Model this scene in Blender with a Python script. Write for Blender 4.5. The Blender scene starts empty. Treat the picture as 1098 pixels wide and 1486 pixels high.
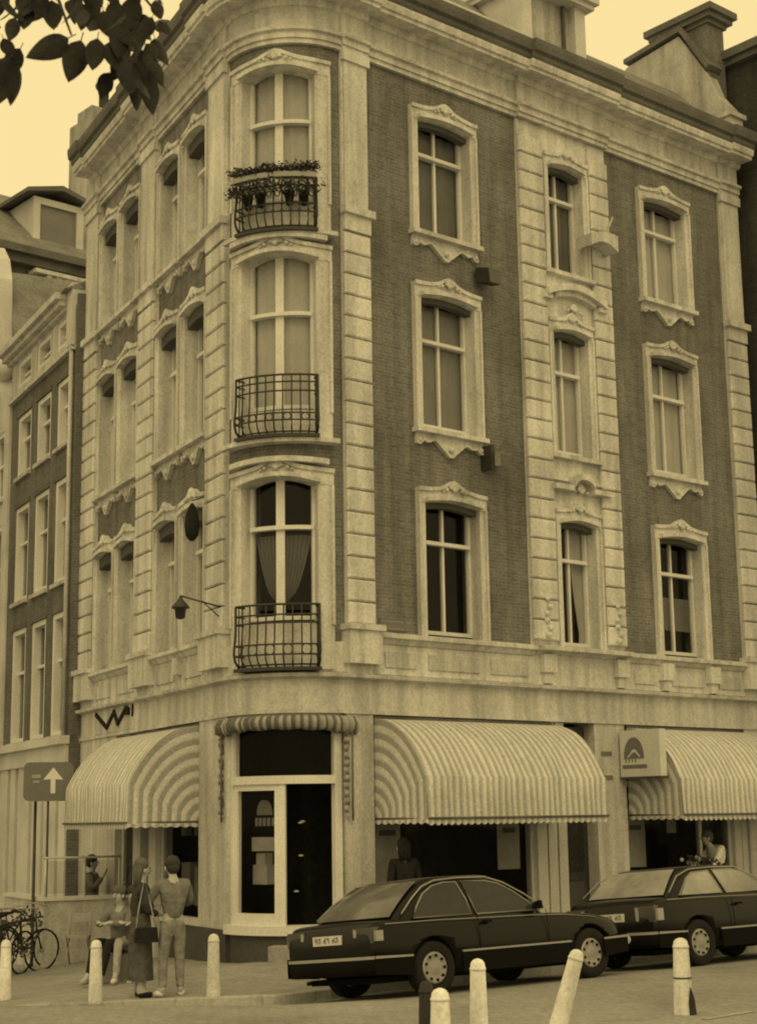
import bpy, bmesh, math, random
from mathutils import Vector, Matrix
random.seed(7)
sc = bpy.context.scene
H = 1.93                      # camera height above the pavement at the building corner
# ---------------------------------------------------------------- camera
def unit(a): return Vector((math.sin(a), math.cos(a), 0))
TILT, ROLL = math.radians(10.829), math.radians(-.8653)
fw = Vector((0, math.cos(TILT), math.sin(TILT))); up0 = Vector((0, -math.sin(TILT), math.cos(TILT))); rx = Vector((1, 0, 0))
cx = rx * math.cos(ROLL) + up0 * math.sin(ROLL); cy = up0 * math.cos(ROLL) - rx * math.sin(ROLL)
cd = bpy.data.cameras.new('camera'); cam = bpy.data.objects.new('camera', cd); sc.collection.objects.link(cam)
Mc = Matrix((cx, cy, -fw)).transposed().to_4x4(); Mc.translation = (0, 0, H); cam.matrix_world = Mc
cd.sensor_fit = 'VERTICAL'; cd.sensor_height = 24; cd.sensor_width = 24; cd.lens = 2338.1 / 1486 * 24
cd.clip_start = .05; cd.clip_end = 3000
cd.dof.use_dof = True; cd.dof.focus_distance = 23; cd.dof.aperture_fstop = 5.6
sc.camera = cam
# ---------------------------------------------------------------- light (bright overcast, sepia toned print)
TINT = (1.0, .785, .36)
w = bpy.data.worlds.new('World'); sc.world = w; w.use_nodes = True
nt = w.node_tree; nt.nodes.clear()
sky = nt.nodes.new('ShaderNodeTexSky'); sky.sky_type = 'NISHITA'; sky.sun_disc = False
sky.air_density = 1; sky.dust_density = 6; sky.ozone_density = 1
bw = nt.nodes.new('ShaderNodeRGBToBW'); nt.links.new(sky.outputs[0], bw.inputs[0])
mx = nt.nodes.new('ShaderNodeMix'); mx.data_type = 'FLOAT'; mx.inputs[0].default_value = .9
nt.links.new(bw.outputs[0], mx.inputs[2]); mx.inputs[3].default_value = 9.6
tn = nt.nodes.new('ShaderNodeMix'); tn.data_type = 'RGBA'; tn.blend_type = 'MULTIPLY'; tn.inputs[0].default_value = 1
nt.links.new(mx.outputs[0], tn.inputs[6]); tn.inputs[7].default_value = (*TINT, 1)
bg = nt.nodes.new('ShaderNodeBackground'); bg.inputs[1].default_value = .11
nt.links.new(tn.outputs[2], bg.inputs[0]); wo = nt.nodes.new('ShaderNodeOutputWorld'); nt.links.new(bg.outputs[0], wo.inputs[0])
sd = bpy.data.lights.new('sun', 'SUN'); sd.energy = .5; sd.angle = math.radians(30); sd.color = TINT
sun = bpy.data.objects.new('sun', sd); sc.collection.objects.link(sun)
sdir = Vector((.02, -.72, .70)).normalized()
sun.rotation_euler = sdir.to_track_quat('Z', 'Y').to_euler(); sun.location = (-10, -10, 30)
sky.sun_elevation = math.asin(sdir.z); sky.sun_rotation = math.atan2(sdir.x, sdir.y)
sc.view_settings.view_transform = 'Standard'; sc.view_settings.look = 'None'; sc.view_settings.exposure = 0; sc.view_settings.gamma = 1
sc.cycles.pixel_filter_type = 'BLACKMAN_HARRIS'; sc.cycles.filter_width = 2.0
sc.cycles.max_bounces = 8; sc.cycles.transparent_max_bounces = 16
# ---------------------------------------------------------------- materials (a black and white print: neutral greys under a toned light)
M = {}
def nd(t, typ, **k):
    n = t.nodes.new(typ)
    for a, b in k.items(): setattr(n, a, b)
    return n
def mat(name, g, rough=.85, var=.18, s1=1.3, s2=28, fine=.14, bump=.12, metal=0., spec=.3, coat=0., streak=0., pave=None):
    m = bpy.data.materials.new(name); m.use_nodes = True; t = m.node_tree; L = t.links.new
    b = t.nodes['Principled BSDF']
    geo = nd(t, 'ShaderNodeNewGeometry')
    n1 = nd(t, 'ShaderNodeTexNoise'); n1.inputs['Scale'].default_value = s1; n1.inputs['Detail'].default_value = 5
    n2 = nd(t, 'ShaderNodeTexNoise'); n2.inputs['Scale'].default_value = s2; n2.inputs['Detail'].default_value = 2
    L(geo.outputs['Position'], n1.inputs['Vector']); L(geo.outputs['Position'], n2.inputs['Vector'])
    a = nd(t, 'ShaderNodeMapRange'); a.inputs[1].default_value = .3; a.inputs[2].default_value = .7; a.inputs[3].default_value = 1 - var; a.inputs[4].default_value = 1 + var
    c = nd(t, 'ShaderNodeMapRange'); c.inputs[1].default_value = .3; c.inputs[2].default_value = .7; c.inputs[3].default_value = 1 - fine; c.inputs[4].default_value = 1 + fine
    L(n1.outputs[0], a.inputs[0]); L(n2.outputs[0], c.inputs[0])
    mu = nd(t, 'ShaderNodeMath', operation='MULTIPLY'); L(a.outputs[0], mu.inputs[0]); L(c.outputs[0], mu.inputs[1])
    src = mu.outputs[0]; height = n2.outputs[0]
    def mod(sock, lo, hi, a_, b_):
        r = nd(t, 'ShaderNodeMapRange'); r.inputs[1].default_value = lo; r.inputs[2].default_value = hi; r.inputs[3].default_value = a_; r.inputs[4].default_value = b_; L(sock, r.inputs[0])
        k = nd(t, 'ShaderNodeMath', operation='MULTIPLY'); L(src, k.inputs[0]); L(r.outputs[0], k.inputs[1]); return k.outputs[0]
    if streak:
        oi = nd(t, 'ShaderNodeObjectInfo'); src = mod(oi.outputs['Random'], 0, 1, .91, 1.07)   # block to block tone
    if streak:                                  # rain streaks and soot: noise drawn out downwards, and blotches
        vm = nd(t, 'ShaderNodeVectorMath', operation='MULTIPLY'); vm.inputs[1].default_value = (5, 5, .45); L(geo.outputs['Position'], vm.inputs[0])
        n3 = nd(t, 'ShaderNodeTexNoise'); n3.inputs['Scale'].default_value = 1; n3.inputs['Detail'].default_value = 6; L(vm.outputs[0], n3.inputs['Vector']); src = mod(n3.outputs[0], .38, .68, 1 + streak * .5, 1 - streak)
        n4 = nd(t, 'ShaderNodeTexNoise'); n4.inputs['Scale'].default_value = 5; n4.inputs['Detail'].default_value = 8; n4.inputs['Roughness'].default_value = .7; L(geo.outputs['Position'], n4.inputs['Vector']); src = mod(n4.outputs[0], .52, .75, 1, 1 - streak)
    if pave:
        vm = nd(t, 'ShaderNodeVectorRotate', rotation_type='Z_AXIS'); vm.inputs['Angle'].default_value = .71; L(geo.outputs['Position'], vm.inputs['Vector'])
        br = nd(t, 'ShaderNodeTexBrick'); L(vm.outputs[0], br.inputs[0]); br.inputs['Scale'].default_value = 1; br.inputs['Brick Width'].default_value = pave[0]; br.inputs['Row Height'].default_value = pave[1]; br.inputs['Mortar Size'].default_value = .010
        br.inputs[1].default_value = (1.06, 1.06, 1.06, 1); br.inputs[2].default_value = (.93, .93, .93, 1); br.inputs[3].default_value = (.8, .8, .8, 1)
        k = nd(t, 'ShaderNodeMath', operation='MULTIPLY'); L(src, k.inputs[0]); bwn = nd(t, 'ShaderNodeRGBToBW'); L(br.outputs[0], bwn.inputs[0]); L(bwn.outputs[0], k.inputs[1]); src = k.outputs[0]
        n5 = nd(t, 'ShaderNodeTexNoise'); n5.inputs['Scale'].default_value = .8; n5.inputs['Detail'].default_value = 7; n5.inputs['Roughness'].default_value = .65; L(geo.outputs['Position'], n5.inputs['Vector']); src = mod(n5.outputs[0], .5, .72, 1, .72)
    m2 = nd(t, 'ShaderNodeMath', operation='MULTIPLY'); L(src, m2.inputs[0]); m2.inputs[1].default_value = g
    co = nd(t, 'ShaderNodeCombineColor'); [L(m2.outputs[0], co.inputs[i]) for i in range(3)]
    L(co.outputs[0], b.inputs['Base Color'])
    b.inputs['Roughness'].default_value = rough; b.inputs['Metallic'].default_value = metal; b.inputs['Specular IOR Level'].default_value = spec
    if coat: b.inputs['Coat Weight'].default_value = coat; b.inputs['Coat Roughness'].default_value = .06
    if bump:
        bp = nd(t, 'ShaderNodeBump'); bp.inputs['Strength'].default_value = bump; bp.inputs['Distance'].default_value = .03
        L(n2.outputs[0], bp.inputs['Height']); L(bp.outputs[0], b.inputs['Normal'])
    m['val'] = m2.name; M[name] = m
    return m
def brick_mat(name, c1, c2, mo, bw_=.2, rh=.056):
    m = mat(name, 1, .9, .2, .7, 26, .22, 0, streak=.22); t = m.node_tree; L = t.links.new; b = t.nodes['Principled BSDF']
    mu = t.nodes[m['val']]
    uv = nd(t, 'ShaderNodeUVMap'); br = nd(t, 'ShaderNodeTexBrick')
    L(uv.outputs[0], br.inputs[0]); br.inputs['Scale'].default_value = 1; br.inputs['Brick Width'].default_value = bw_; br.inputs['Row Height'].default_value = rh
    br.inputs['Mortar Size'].default_value = .009; br.inputs['Mortar Smooth'].default_value = .3; br.inputs['Bias'].default_value = 0
    for i, v in ((1, c1), (2, c2), (3, mo)): br.inputs[i].default_value = (v, v, v, 1)
    old = b.inputs['Base Color'].links[0].from_socket
    mm = nd(t, 'ShaderNodeMix', data_type='RGBA', blend_type='MULTIPLY'); mm.inputs[0].default_value = 1
    L(br.outputs[0], mm.inputs[6]); L(old, mm.inputs[7]); L(mm.outputs[2], b.inputs['Base Color'])
    bp = nd(t, 'ShaderNodeBump', invert=True); bp.inputs['Strength'].default_value = .6; bp.inputs['Distance'].default_value = .01
    L(br.outputs[1], bp.inputs['Height']); L(bp.outputs[0], b.inputs['Normal'])
def stripe_mat(name, a, c, pitch, duty=.5):
    m = mat(name, 1, .9, .08, .9, 26, .15, .05, streak=.07); t = m.node_tree; L = t.links.new; b = t.nodes['Principled BSDF']
    uv = nd(t, 'ShaderNodeUVMap'); sp = nd(t, 'ShaderNodeSeparateXYZ'); L(uv.outputs[0], sp.inputs[0])
    d = nd(t, 'ShaderNodeMath', operation='DIVIDE'); d.inputs[1].default_value = pitch; L(sp.outputs[0], d.inputs[0])
    f = nd(t, 'ShaderNodeMath', operation='FRACT'); L(d.outputs[0], f.inputs[0])
    r = nd(t, 'ShaderNodeValToRGB'); e = r.color_ramp.elements
    e[0].position = duty - .13; e[0].color = (a, a, a, 1); e[1].position = duty + .13; e[1].color = (c, c, c, 1); L(f.outputs[0], r.inputs[0])
    old = b.inputs['Base Color'].links[0].from_socket
    mm = nd(t, 'ShaderNodeMix', data_type='RGBA', blend_type='MULTIPLY'); mm.inputs[0].default_value = 1
    L(r.outputs[0], mm.inputs[6]); L(old, mm.inputs[7]); L(mm.outputs[2], b.inputs['Base Color'])
def glass_mat(name, refl=.05):
    m = bpy.data.materials.new(name); m.use_nodes = True; t = m.node_tree; t.nodes.clear(); L = t.links.new
    o = nd(t, 'ShaderNodeOutputMaterial'); tr = nd(t, 'ShaderNodeBsdfTransparent'); gl = nd(t, 'ShaderNodeBsdfGlossy'); mi = nd(t, 'ShaderNodeMixShader')
    tr.inputs[0].default_value = (.88, .88, .88, 1); gl.inputs['Roughness'].default_value = .02
    lw = nd(t, 'ShaderNodeLayerWeight'); lw.inputs[0].default_value = refl * 2
    n = nd(t, 'ShaderNodeTexNoise'); n.inputs['Scale'].default_value = 1.7; g = nd(t, 'ShaderNodeNewGeometry'); L(g.outputs['Position'], n.inputs['Vector'])
    bp = nd(t, 'ShaderNodeBump'); bp.inputs['Strength'].default_value = .12; bp.inputs['Distance'].default_value = .02; L(n.outputs[0], bp.inputs['Height'])
    L(bp.outputs[0], gl.inputs['Normal'])
    ad = nd(t, 'ShaderNodeMath', operation='MULTIPLY_ADD'); L(lw.outputs[0], ad.inputs[0]); ad.inputs[1].default_value = .6; ad.inputs[2].default_value = refl * .4; ad.use_clamp = True
    L(ad.outputs[0], mi.inputs[0]); L(tr.outputs[0], mi.inputs[1]); L(gl.outputs[0], mi.inputs[2]); L(mi.outputs[0], o.inputs[0]); M[name] = m
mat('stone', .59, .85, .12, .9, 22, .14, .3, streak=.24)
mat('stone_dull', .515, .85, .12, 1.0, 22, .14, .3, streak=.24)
mat('paint', .70, .6, .10, 1.2, 30, .10, .06)
mat('paint_old', .58, .7, .16, 1.2, 30, .12, .1)
brick_mat('brick', .19, .14, .21); brick_mat('brick_dark', .15, .105, .17); brick_mat('brick_grey', .16, .12, .17); brick_mat('brick_black', .06, .042, .065)
mat('render_wall', .40, .9, .2, .8, 20, .15, .2, streak=.25)
mat('gutter', .13, .8, .25, 1.5, 22, .15, .1)
mat('slate', .20, .8, .2, 2.0, 14, .2, .2)
mat('lead', .42, .7, .2, 1.2, 22, .12, .1)
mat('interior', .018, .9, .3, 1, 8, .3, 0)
mat('iron', .035, .5, .2, 3, 40, .1, .05, spec=.4)
mat('curtain_pale', .62, .95, .08, 2, 30, .08, .05)
mat('curtain_mid', .34, .95, .1, 2, 30, .08, .05)
mat('curtain_dim', .20, .95, .12, 2, 30, .08, .05)
mat('net', .50, .95, .1, 2, 30, .08, .05)
mat('road', .30, .95, .12, .35, 24, .18, .3, pave=(.22, .11))
mat('paving', .30, .95, .13, .4, 24, .18, .3, pave=(.31, .31))
mat('kerb', .38, .9, .15, .6, 24, .14, .2, pave=(.9, .9))
mat('plinth', .07, .8, .2, 1.5, 22, .15, .1)
stripe_mat('awning_cloth', .37, .60, .132); stripe_mat('awning_side', .33, .60, .16); stripe_mat('awning_folded', .13, .36, .11)
mat('post_white', .74, .6, .10, 3, 30, .14, .1, streak=.22); mat('post_black', .03, .6, .2, 3, 30, .1, .05)
mat('sign_dark', .16, .5, .08, 3, 30, .1, 0); mat('sign_white', .68, .5, .04, 3, 30, .05, 0); mat('sign_box', .62, .5, .06, 3, 30, .08, 0); mat('emblem', .17, .6, .1, 3, 30, .1, 0)
mat('car_paint', .006, .22, .08, 2, 30, .05, 0, spec=.22, coat=.04); mat('car_paint_b', .008, .24, .08, 2, 30, .05, 0, spec=.24, coat=.04)
mat('car_black', .006, .8, .15, 2, 30, .1, 0, spec=.1); mat('car_trim', .30, .4, .08, 2, 30, .1, 0, spec=.5); mat('tyre', .012, .85, .2, 4, 40, .1, 0)
mat('hubcap', .3, .4, .1, 6, 30, .1, 0, metal=.3); mat('lamp_glass', .07, .2, .1, 5, 40, .1, 0, spec=.6); mat('lamp_clear', .32, .25, .1, 5, 40, .1, 0, spec=.5)
mat('car_glass', .035, .08, .15, 1.5, 12, .08, 0, spec=.3); mat('car_glass_pale', .26, .1, .35, 1.2, 9, .1, 0, spec=.5); mat('car_glass_mid', .12, .1, .3, 1.2, 9, .1, 0, spec=.4); mat('plate', .6, .5, .05, 5, 40, .05, 0)
mat('leaf', .028, .6, .3, 9, 60, .15, .2, spec=.15); mat('bark', .09, .95, .25, 4, 40, .2, .4); mat('plant', .055, .8, .3, 6, 40, .2, .1); mat('blossom', .6, .8, .1, 9, 50, .1, 0)
mat('skin', .42, .6, .06, 5, 40, .05, 0); mat('hair', .035, .7, .2, 8, 60, .2, .1); mat('hair_mid', .10, .7, .2, 8, 60, .2, .1)
mat('cloth_dark', .045, .95, .15, 5, 13, .22, .9); mat('cloth_mid', .17, .95, .12, 5, 13, .22, .9); mat('cloth_dim', .085, .95, .12, 5, 13, .22, .9); mat('cloth_grey', .23, .95, .12, 5, 13, .22, .9); mat('cloth_pale', .34, .95, .1, 5, 13, .22, .9); mat('cloth_white', .68, .9, .08, 5, 13, .22, .9)
mat('cloth_black', .015, .9, .2, 5, 13, .22, .9); mat('poster', .36, .8, .15, 3, 30, .1, 0); mat('poster_ink', .10, .8, .1, 3, 30, .1, 0)
mat('head_shadow_box', .10, .8, .15, 3, 30, .12, .1); mat('timber', .24, .8, .15, 3, 30, .12, .1)
glass_mat('glass', .03); glass_mat('shop_glass', .012)
# ---------------------------------------------------------------- helpers
col = sc.collection
W = {}
def link(name, data, parent=None, Mw=None, label=None, cat=None, group=None, kind=None):
    o = bpy.data.objects.new(name, data); col.objects.link(o)
    Mw = Mw.copy() if Mw is not None else (W[parent.name].copy() if parent else Matrix())
    W[o.name] = Mw
    if parent: o.parent = parent; o.matrix_local = W[parent.name].inverted() @ Mw
    else: o.matrix_local = Mw
    if label: o['label'] = label
    if cat: o['category'] = cat
    if group: o['group'] = group
    if kind: o['kind'] = kind
    return o
def thing(name, loc, label, cat, group=None, rotz=0):
    return link(name, None, None, Matrix.Translation(loc) @ Matrix.Rotation(rotz, 4, 'Z'), label, cat, group)
class Frame:
    def __init__(s, Mw, P, seg=99.): s.M, s.P, s.seg = Mw, P, seg
ID = Frame(Matrix(), lambda u, y, z: (u, y, z))
class MB:
    def __init__(s): s.v = []; s.f = []; s.uv = []; s.sm = []
    def q(s, ids, uvs=None, smooth=False):
        s.f.append(ids); s.uv.append(uvs or [(0, 0)] * len(ids)); s.sm.append(smooth)
    def box(s, fr, u0, u1, y0, y1, z0, z1):
        n = max(1, math.ceil((u1 - u0) / fr.seg)); b = len(s.v)
        for i in range(n + 1):
            u = u0 + (u1 - u0) * i / n
            for (y, z) in ((y0, z0), (y1, z0), (y1, z1), (y0, z1)): s.v.append(fr.P(u, y, z))
        for i in range(n):
            ua = u0 + (u1 - u0) * i / n; ub = u0 + (u1 - u0) * (i + 1) / n; a = b + 4 * i; c = a + 4
            s.q([a, c, c + 3, a + 3], [(ua, z0), (ub, z0), (ub, z1), (ua, z1)])
            s.q([a + 1, a + 2, c + 2, c + 1], [(ua, z0), (ua, z1), (ub, z1), (ub, z0)])
            s.q([a, a + 1, c + 1, c], [(ua, y0), (ua, y1), (ub, y1), (ub, y0)])
            s.q([a + 3, c + 3, c + 2, a + 2], [(ua, y0), (ub, y0), (ub, y1), (ua, y1)])
        e = b + 4 * n
        s.q([b, b + 3, b + 2, b + 1], [(y0, z0), (y0, z1), (y1, z1), (y1, z0)])
        s.q([e, e + 1, e + 2, e + 3], [(y0, z0), (y1, z0), (y1, z1), (y0, z1)])
        return s
    def band(s, fr, us, lo, hi, y0, y1):
        b = len(s.v)
        for u in us:
            l, h = lo(u), hi(u)
            for (y, z) in ((y0, l), (y1, l), (y1, h), (y0, h)): s.v.append(fr.P(u, y, z))
        for i in range(len(us) - 1):
            a = b + 4 * i; c = a + 4; A, B = us[i], us[i + 1]
            s.q([a, c, c + 3, a + 3], [(A, lo(A)), (B, lo(B)), (B, hi(B)), (A, hi(A))])
            s.q([a + 1, a + 2, c + 2, c + 1]); s.q([a, a + 1, c + 1, c]); s.q([a + 3, c + 3, c + 2, a + 2])
        e = b + 4 * (len(us) - 1); s.q([b, b + 3, b + 2, b + 1]); s.q([e, e + 1, e + 2, e + 3])
        return s
    def prism(s, pts0, pts1):
        b = len(s.v); n = len(pts0); s.v += [tuple(p) for p in pts0] + [tuple(p) for p in pts1]
        s.q([b + i for i in range(n)]); s.q([b + n + i for i in reversed(range(n))])
        for i in range(n): j = (i + 1) % n; s.q([b + i, b + n + i, b + n + j, b + j])
        return s
    def tube(s, pts, r, k=6, closed=False, r1=None):
        pts = [Vector(p) for p in pts]; n = len(pts); b = len(s.v)
        for i, p in enumerate(pts):
            if closed: d = pts[(i + 1) % n] - pts[i - 1]
            else: d = pts[min(i + 1, n - 1)] - pts[max(i - 1, 0)]
            d.normalize(); a = Vector((0, 0, 1)) if abs(d.z) < .9 else Vector((1, 0, 0))
            x = d.cross(a).normalized(); y = d.cross(x)
            rr = r if r1 is None else r + (r1 - r) * i / max(1, n - 1)
            for j in range(k): t = 2 * math.pi * j / k; s.v.append(tuple(p + x * rr * math.cos(t) + y * rr * math.sin(t)))
        m = n if closed else n - 1
        for i in range(m):
            for j in range(k):
                a = b + i * k + j; a2 = b + i * k + (j + 1) % k; c = b + ((i + 1) % n) * k + j; c2 = b + ((i + 1) % n) * k + (j + 1) % k
                s.q([a, c, c2, a2], None, True)
        if not closed: s.q([b + j for j in range(k)]); s.q([b + (n - 1) * k + j for j in reversed(range(k))])
        return s
    def lathe(s, prof, o=(0, 0, 0), k=16, axis='z', cap=True):
        b = len(s.v); o = Vector(o)
        for (r, h) in prof:
            for j in range(k):
                t = 2 * math.pi * j / k; c, n = r * math.cos(t), r * math.sin(t)
                s.v.append(tuple(o + (Vector((c, n, h)) if axis == 'z' else Vector((c, h, n)) if axis == 'y' else Vector((h, c, n)))))
        for i in range(len(prof) - 1):
            for j in range(k):
                a = b + i * k + j; a2 = b + i * k + (j + 1) % k; s.q([a, a2, a2 + k, a + k], None, True)
        if cap: s.q([b + j for j in range(k)]); s.q([b + (len(prof) - 1) * k + j for j in range(k)])
        return s
    def ball(s, c, r, k=8, sc=(1, 1, 1)):
        pr = [(math.sin(math.pi * i / 6) * r + 1e-4, -math.cos(math.pi * i / 6) * r) for i in range(7)]; b = len(s.v)
        s.lathe(pr, (0, 0, 0), k)
        for i in range(b, len(s.v)): x, y, z = s.v[i]; s.v[i] = (c[0] + x * sc[0], c[1] + y * sc[1], c[2] + z * sc[2])
        return s
    def sheet(s, rows, uvrows=None, smooth=True):
        b = len(s.v); n = len(rows[0])
        for r in rows: s.v += [tuple(p) for p in r]
        for i in range(len(rows) - 1):
            for j in range(n - 1):
                a = b + i * n + j; ids = [a, a + 1, a + n + 1, a + n]
                s.q(ids, [uvrows[i][j], uvrows[i][j + 1], uvrows[i + 1][j + 1], uvrows[i + 1][j]] if uvrows else None, smooth)
        return s
    def mesh(s, name, m):
        me = bpy.data.meshes.new(name); me.from_pydata(s.v, [], s.f)
        ul = me.uv_layers.new(name='UVMap'); i = 0; flat = []
        for u in s.uv:
            for c in u: flat += [c[0], c[1]]
        ul.data.foreach_set('uv', flat); me.polygons.foreach_set('use_smooth', s.sm)
        bm = bmesh.new(); bm.from_mesh(me); bmesh.ops.recalc_face_normals(bm, faces=bm.faces); bm.to_mesh(me); bm.free()
        if m: me.materials.append(M[m])
        me.update(); return me
    def build(s, name, m, parent=None, Mw=None, **k): return link(name, s.mesh(name, m), parent, Mw, **k)
def copy_tree(o, parent, Mw):
    c = o.copy(); col.objects.link(c); W[c.name] = Mw.copy(); c.parent = parent
    c.matrix_local = (W[parent.name].inverted() @ Mw) if parent else Mw
    for ch in list(o.children):
        copy_tree(ch, c, Mw @ (W[o.name].inverted() @ W[ch.name]))
    return c
# ---------------------------------------------------------------- building frames
AR, AL = math.radians(49.369), math.radians(27.048)
dR = Vector((math.sin(AR), math.cos(AR), 0)); dL = Vector((-math.sin(AL), math.cos(AL), 0))
nR = Vector((dR.y, -dR.x, 0)); nL = Vector((-dL.y, dL.x, 0))
C = Vector((-1.63322, 23.06627, 0)); TAN = 1.43389; RAD = 1.12870
AC = Vector((-1.28001, 24.85659, 0)); TH0 = math.pi + AL; ARC = RAD * (math.pi - AR - AL)
FR = Frame(Matrix.Translation(C) @ Matrix.Rotation(math.atan2(dR.y, dR.x), 4, 'Z'), lambda u, y, z: (u, y, z))
FL = Frame(Matrix.Translation(C) @ Matrix.Rotation(math.atan2(-dL.y, -dL.x), 4, 'Z'), lambda u, y, z: (-u, y, z))
def PC(s, y, z): t = TH0 + s / RAD; return ((RAD - y) * math.cos(t), (RAD - y) * math.sin(t), z)
FC = Frame(Matrix.Translation(AC), PC, .13)
def wpt(fr, u, y, z): return fr.M @ Vector(fr.P(u, y, z))
def Z(z): return z + H
def path(uL, uR, offs=()):            # plan stations from far left, round the corner, to far right; offs: (side, u0, u1, out)
    st = []
    def stations(side, a, b):
        e = .001; cuts = sorted(set([a, b] + [x for (sd_, p, q, o) in offs if sd_ == side for x in (p - e, p + e, q - e, q + e) if a < x < b]))
        return [(x, sum(o for (sd_, p, q, o) in offs if sd_ == side and p < x < q)) for x in cuts]
    for u, o in reversed(stations('L', TAN, uL)): st.append((C + dL * u, nL, o, -u))
    oc = sum(o for (sd_, p, q, o) in offs if sd_ == 'C')
    for i in range(0, 19):
        t = TH0 + (math.pi - AR - AL) * i / 18; n = Vector((math.cos(t), math.sin(t), 0)); st.append((AC + n * RAD, n, oc, -TAN + ARC * i / 18))
    for u, o in stations('R', TAN, uR): st.append((C + dR * u, nR, o, u))
    return st
def sweep(name, m, prof, st, parent, smooth=False):
    b = MB(); k = len(prof); acc = [0]
    for i in range(k): a, c = prof[i], prof[(i + 1) % k]; acc.append(acc[-1] + math.hypot(a[0] - c[0], a[1] - c[1]))
    for (p, n, o, u) in st:
        for (out, z) in prof: q = p + n * (out + o) - C; b.v.append((q.x, q.y, Z(z)))
    for i in range(len(st) - 1):
        for j in range(k):
            j2 = (j + 1) % k
            b.q([i * k + j, (i + 1) * k + j, (i + 1) * k + j2, i * k + j2], [(st[i][3], acc[j]), (st[i + 1][3], acc[j]), (st[i + 1][3], acc[j + 1]), (st[i][3], acc[j + 1])])
    b.q(list(range(k))); e = (len(st) - 1) * k; b.q([e + j for j in reversed(range(k))])
    return b.build(name, m, parent, Matrix.Translation(C))
def lin(a, b, n): return [a + (b - a) * i / n for i in range(n + 1)]
# ---------------------------------------------------------------- ground
def z_pav(x, y):
    p = Vector((x, y, 0)) - C; sR = p.dot(nR); sL = p.dot(nL)
    det = dR.x * dL.y - dR.y * dL.x; b = (dR.x * p.y - dR.y * p.x) / det
    return -1.93 + H - .03 * min(8, max(0, sR)) - .075 * min(5, max(0, sL)) - .045 * min(60, max(0, b))
kA = C + nR * 2.6 - dR * .95
KERB = [Vector((-60, 27, 0)), Vector((-14, 21.9, 0)), Vector((-9, 21.25, 0)), Vector((-5, 20.85, 0)), Vector((-2.2, 20.42, 0)), Vector((-1.35, 20.25, 0)), kA, C + nR * 2.6 + dR * 1.5, C + nR * 2.6 + dR * 6, C + nR * 2.6 + dR * 14, C + nR * 2.6 + dR * 60]
def dense(pl, d=.5):
    o = []
    for a, b in zip(pl, pl[1:]):
        n = max(1, min(60, int((b - a).length / d)))
        o += [a + (b - a) * i / n for i in range(n)]
    return o + [pl[-1]]
KD = dense(KERB)
def kerb_q(x, y):                     # signed distance in front of the kerb (positive on the road) and height at the nearest kerb point
    best = 1e9; bp = None; sg = 1
    for a, b in zip(KERB, KERB[1:]):
        d = b - a; t = max(0, min(1, ((x - a.x) * d.x + (y - a.y) * d.y) / (d.x * d.x + d.y * d.y))); px, py = a.x + d.x * t, a.y + d.y * t
        r = math.hypot(x - px, y - py)
        if r < best: best = r; bp = (px, py); sg = 1 if d.x * (y - a.y) - d.y * (x - a.x) < 0 else -1
    return best * sg, z_pav(*bp)
def z_road(x, y):
    q, zk = kerb_q(x, y); zk -= .09
    if q < 0: return min(zk, z_pav(x, y)) - .12
    t = min(1, q / 2.4); t = t * t * (3 - 2 * t)
    return zk + (-1.95 + H - zk) * t
def graded(a, b, lo, hi, fine, coarse):
    xs = [a]
    while xs[-1] < b: xs.append(xs[-1] + (fine if lo <= xs[-1] < hi else coarse))
    return xs
xs = graded(-420, 420, -12, 20, .5, 17); ys = graded(-120, 700, 8, 32, .4, 16)
g = MB(); g.sheet([[(x, y, z_road(x, y)) for x in xs] for y in ys]); g.build('road', 'road', kind='structure')
g = MB(); sh = Vector((.1, 1, 0))
g.sheet([[(p.x + sh.x * k, p.y + sh.y * k, z_pav(p.x + sh.x * k, p.y + sh.y * k)) for p in KD] for k in (.12, .6, 1.2, 2, 3, 4.5, 6, 8, 10, 13, 18, 30, 60)]); g.build('pavement', 'paving', kind='structure')
ke = MB(); rows = []
for o, dz in ((-.03, -.30), (0, .0), (.015, .015), (.16, .015), (.17, -.1)):
    rows.append([(p.x + sh.x * o, p.y + sh.y * o, z_pav(p.x, p.y) + dz) for p in KD])
ke.sheet(rows, None, False); ke.build('kerb', 'kerb', kind='structure')
def gz(x, y): q, _ = kerb_q(x, y); return z_road(x, y) if q > 0 else z_pav(x, y)
# ---------------------------------------------------------------- the corner building
B = thing('corner_building', C, 'four storey corner house of dark brick and white stone with a rounded corner bay', 'building')
UL, URE = 9.08, 11.68
def cells(fr, mb, u0, u1, z0, z1, y0, y1, ops):      # wall with rectangular openings (u0,u1,z0,z1)
    cs = sorted(set([u0, u1] + [o[0] for o in ops] + [o[1] for o in ops]))
    for a, b in zip(cs, cs[1:]):
        z = z0
        for o in sorted([o for o in ops if o[0] <= a + 1e-6 and o[1] >= b - 1e-6], key=lambda o: o[2]):
            if o[2] > z: mb.box(fr, a, b, y0, y1, z, o[2])
            z = o[3]
        if z1 > z: mb.box(fr, a, b, y0, y1, z, z1)
FL1, FL2, FL3 = (Z(2.78), Z(5.19), Z(4.34)), (Z(6.14), Z(8.60), Z(7.68)), (Z(9.46), Z(11.67), Z(10.91))
FLO = (FL1, FL2, FL3)
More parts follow.
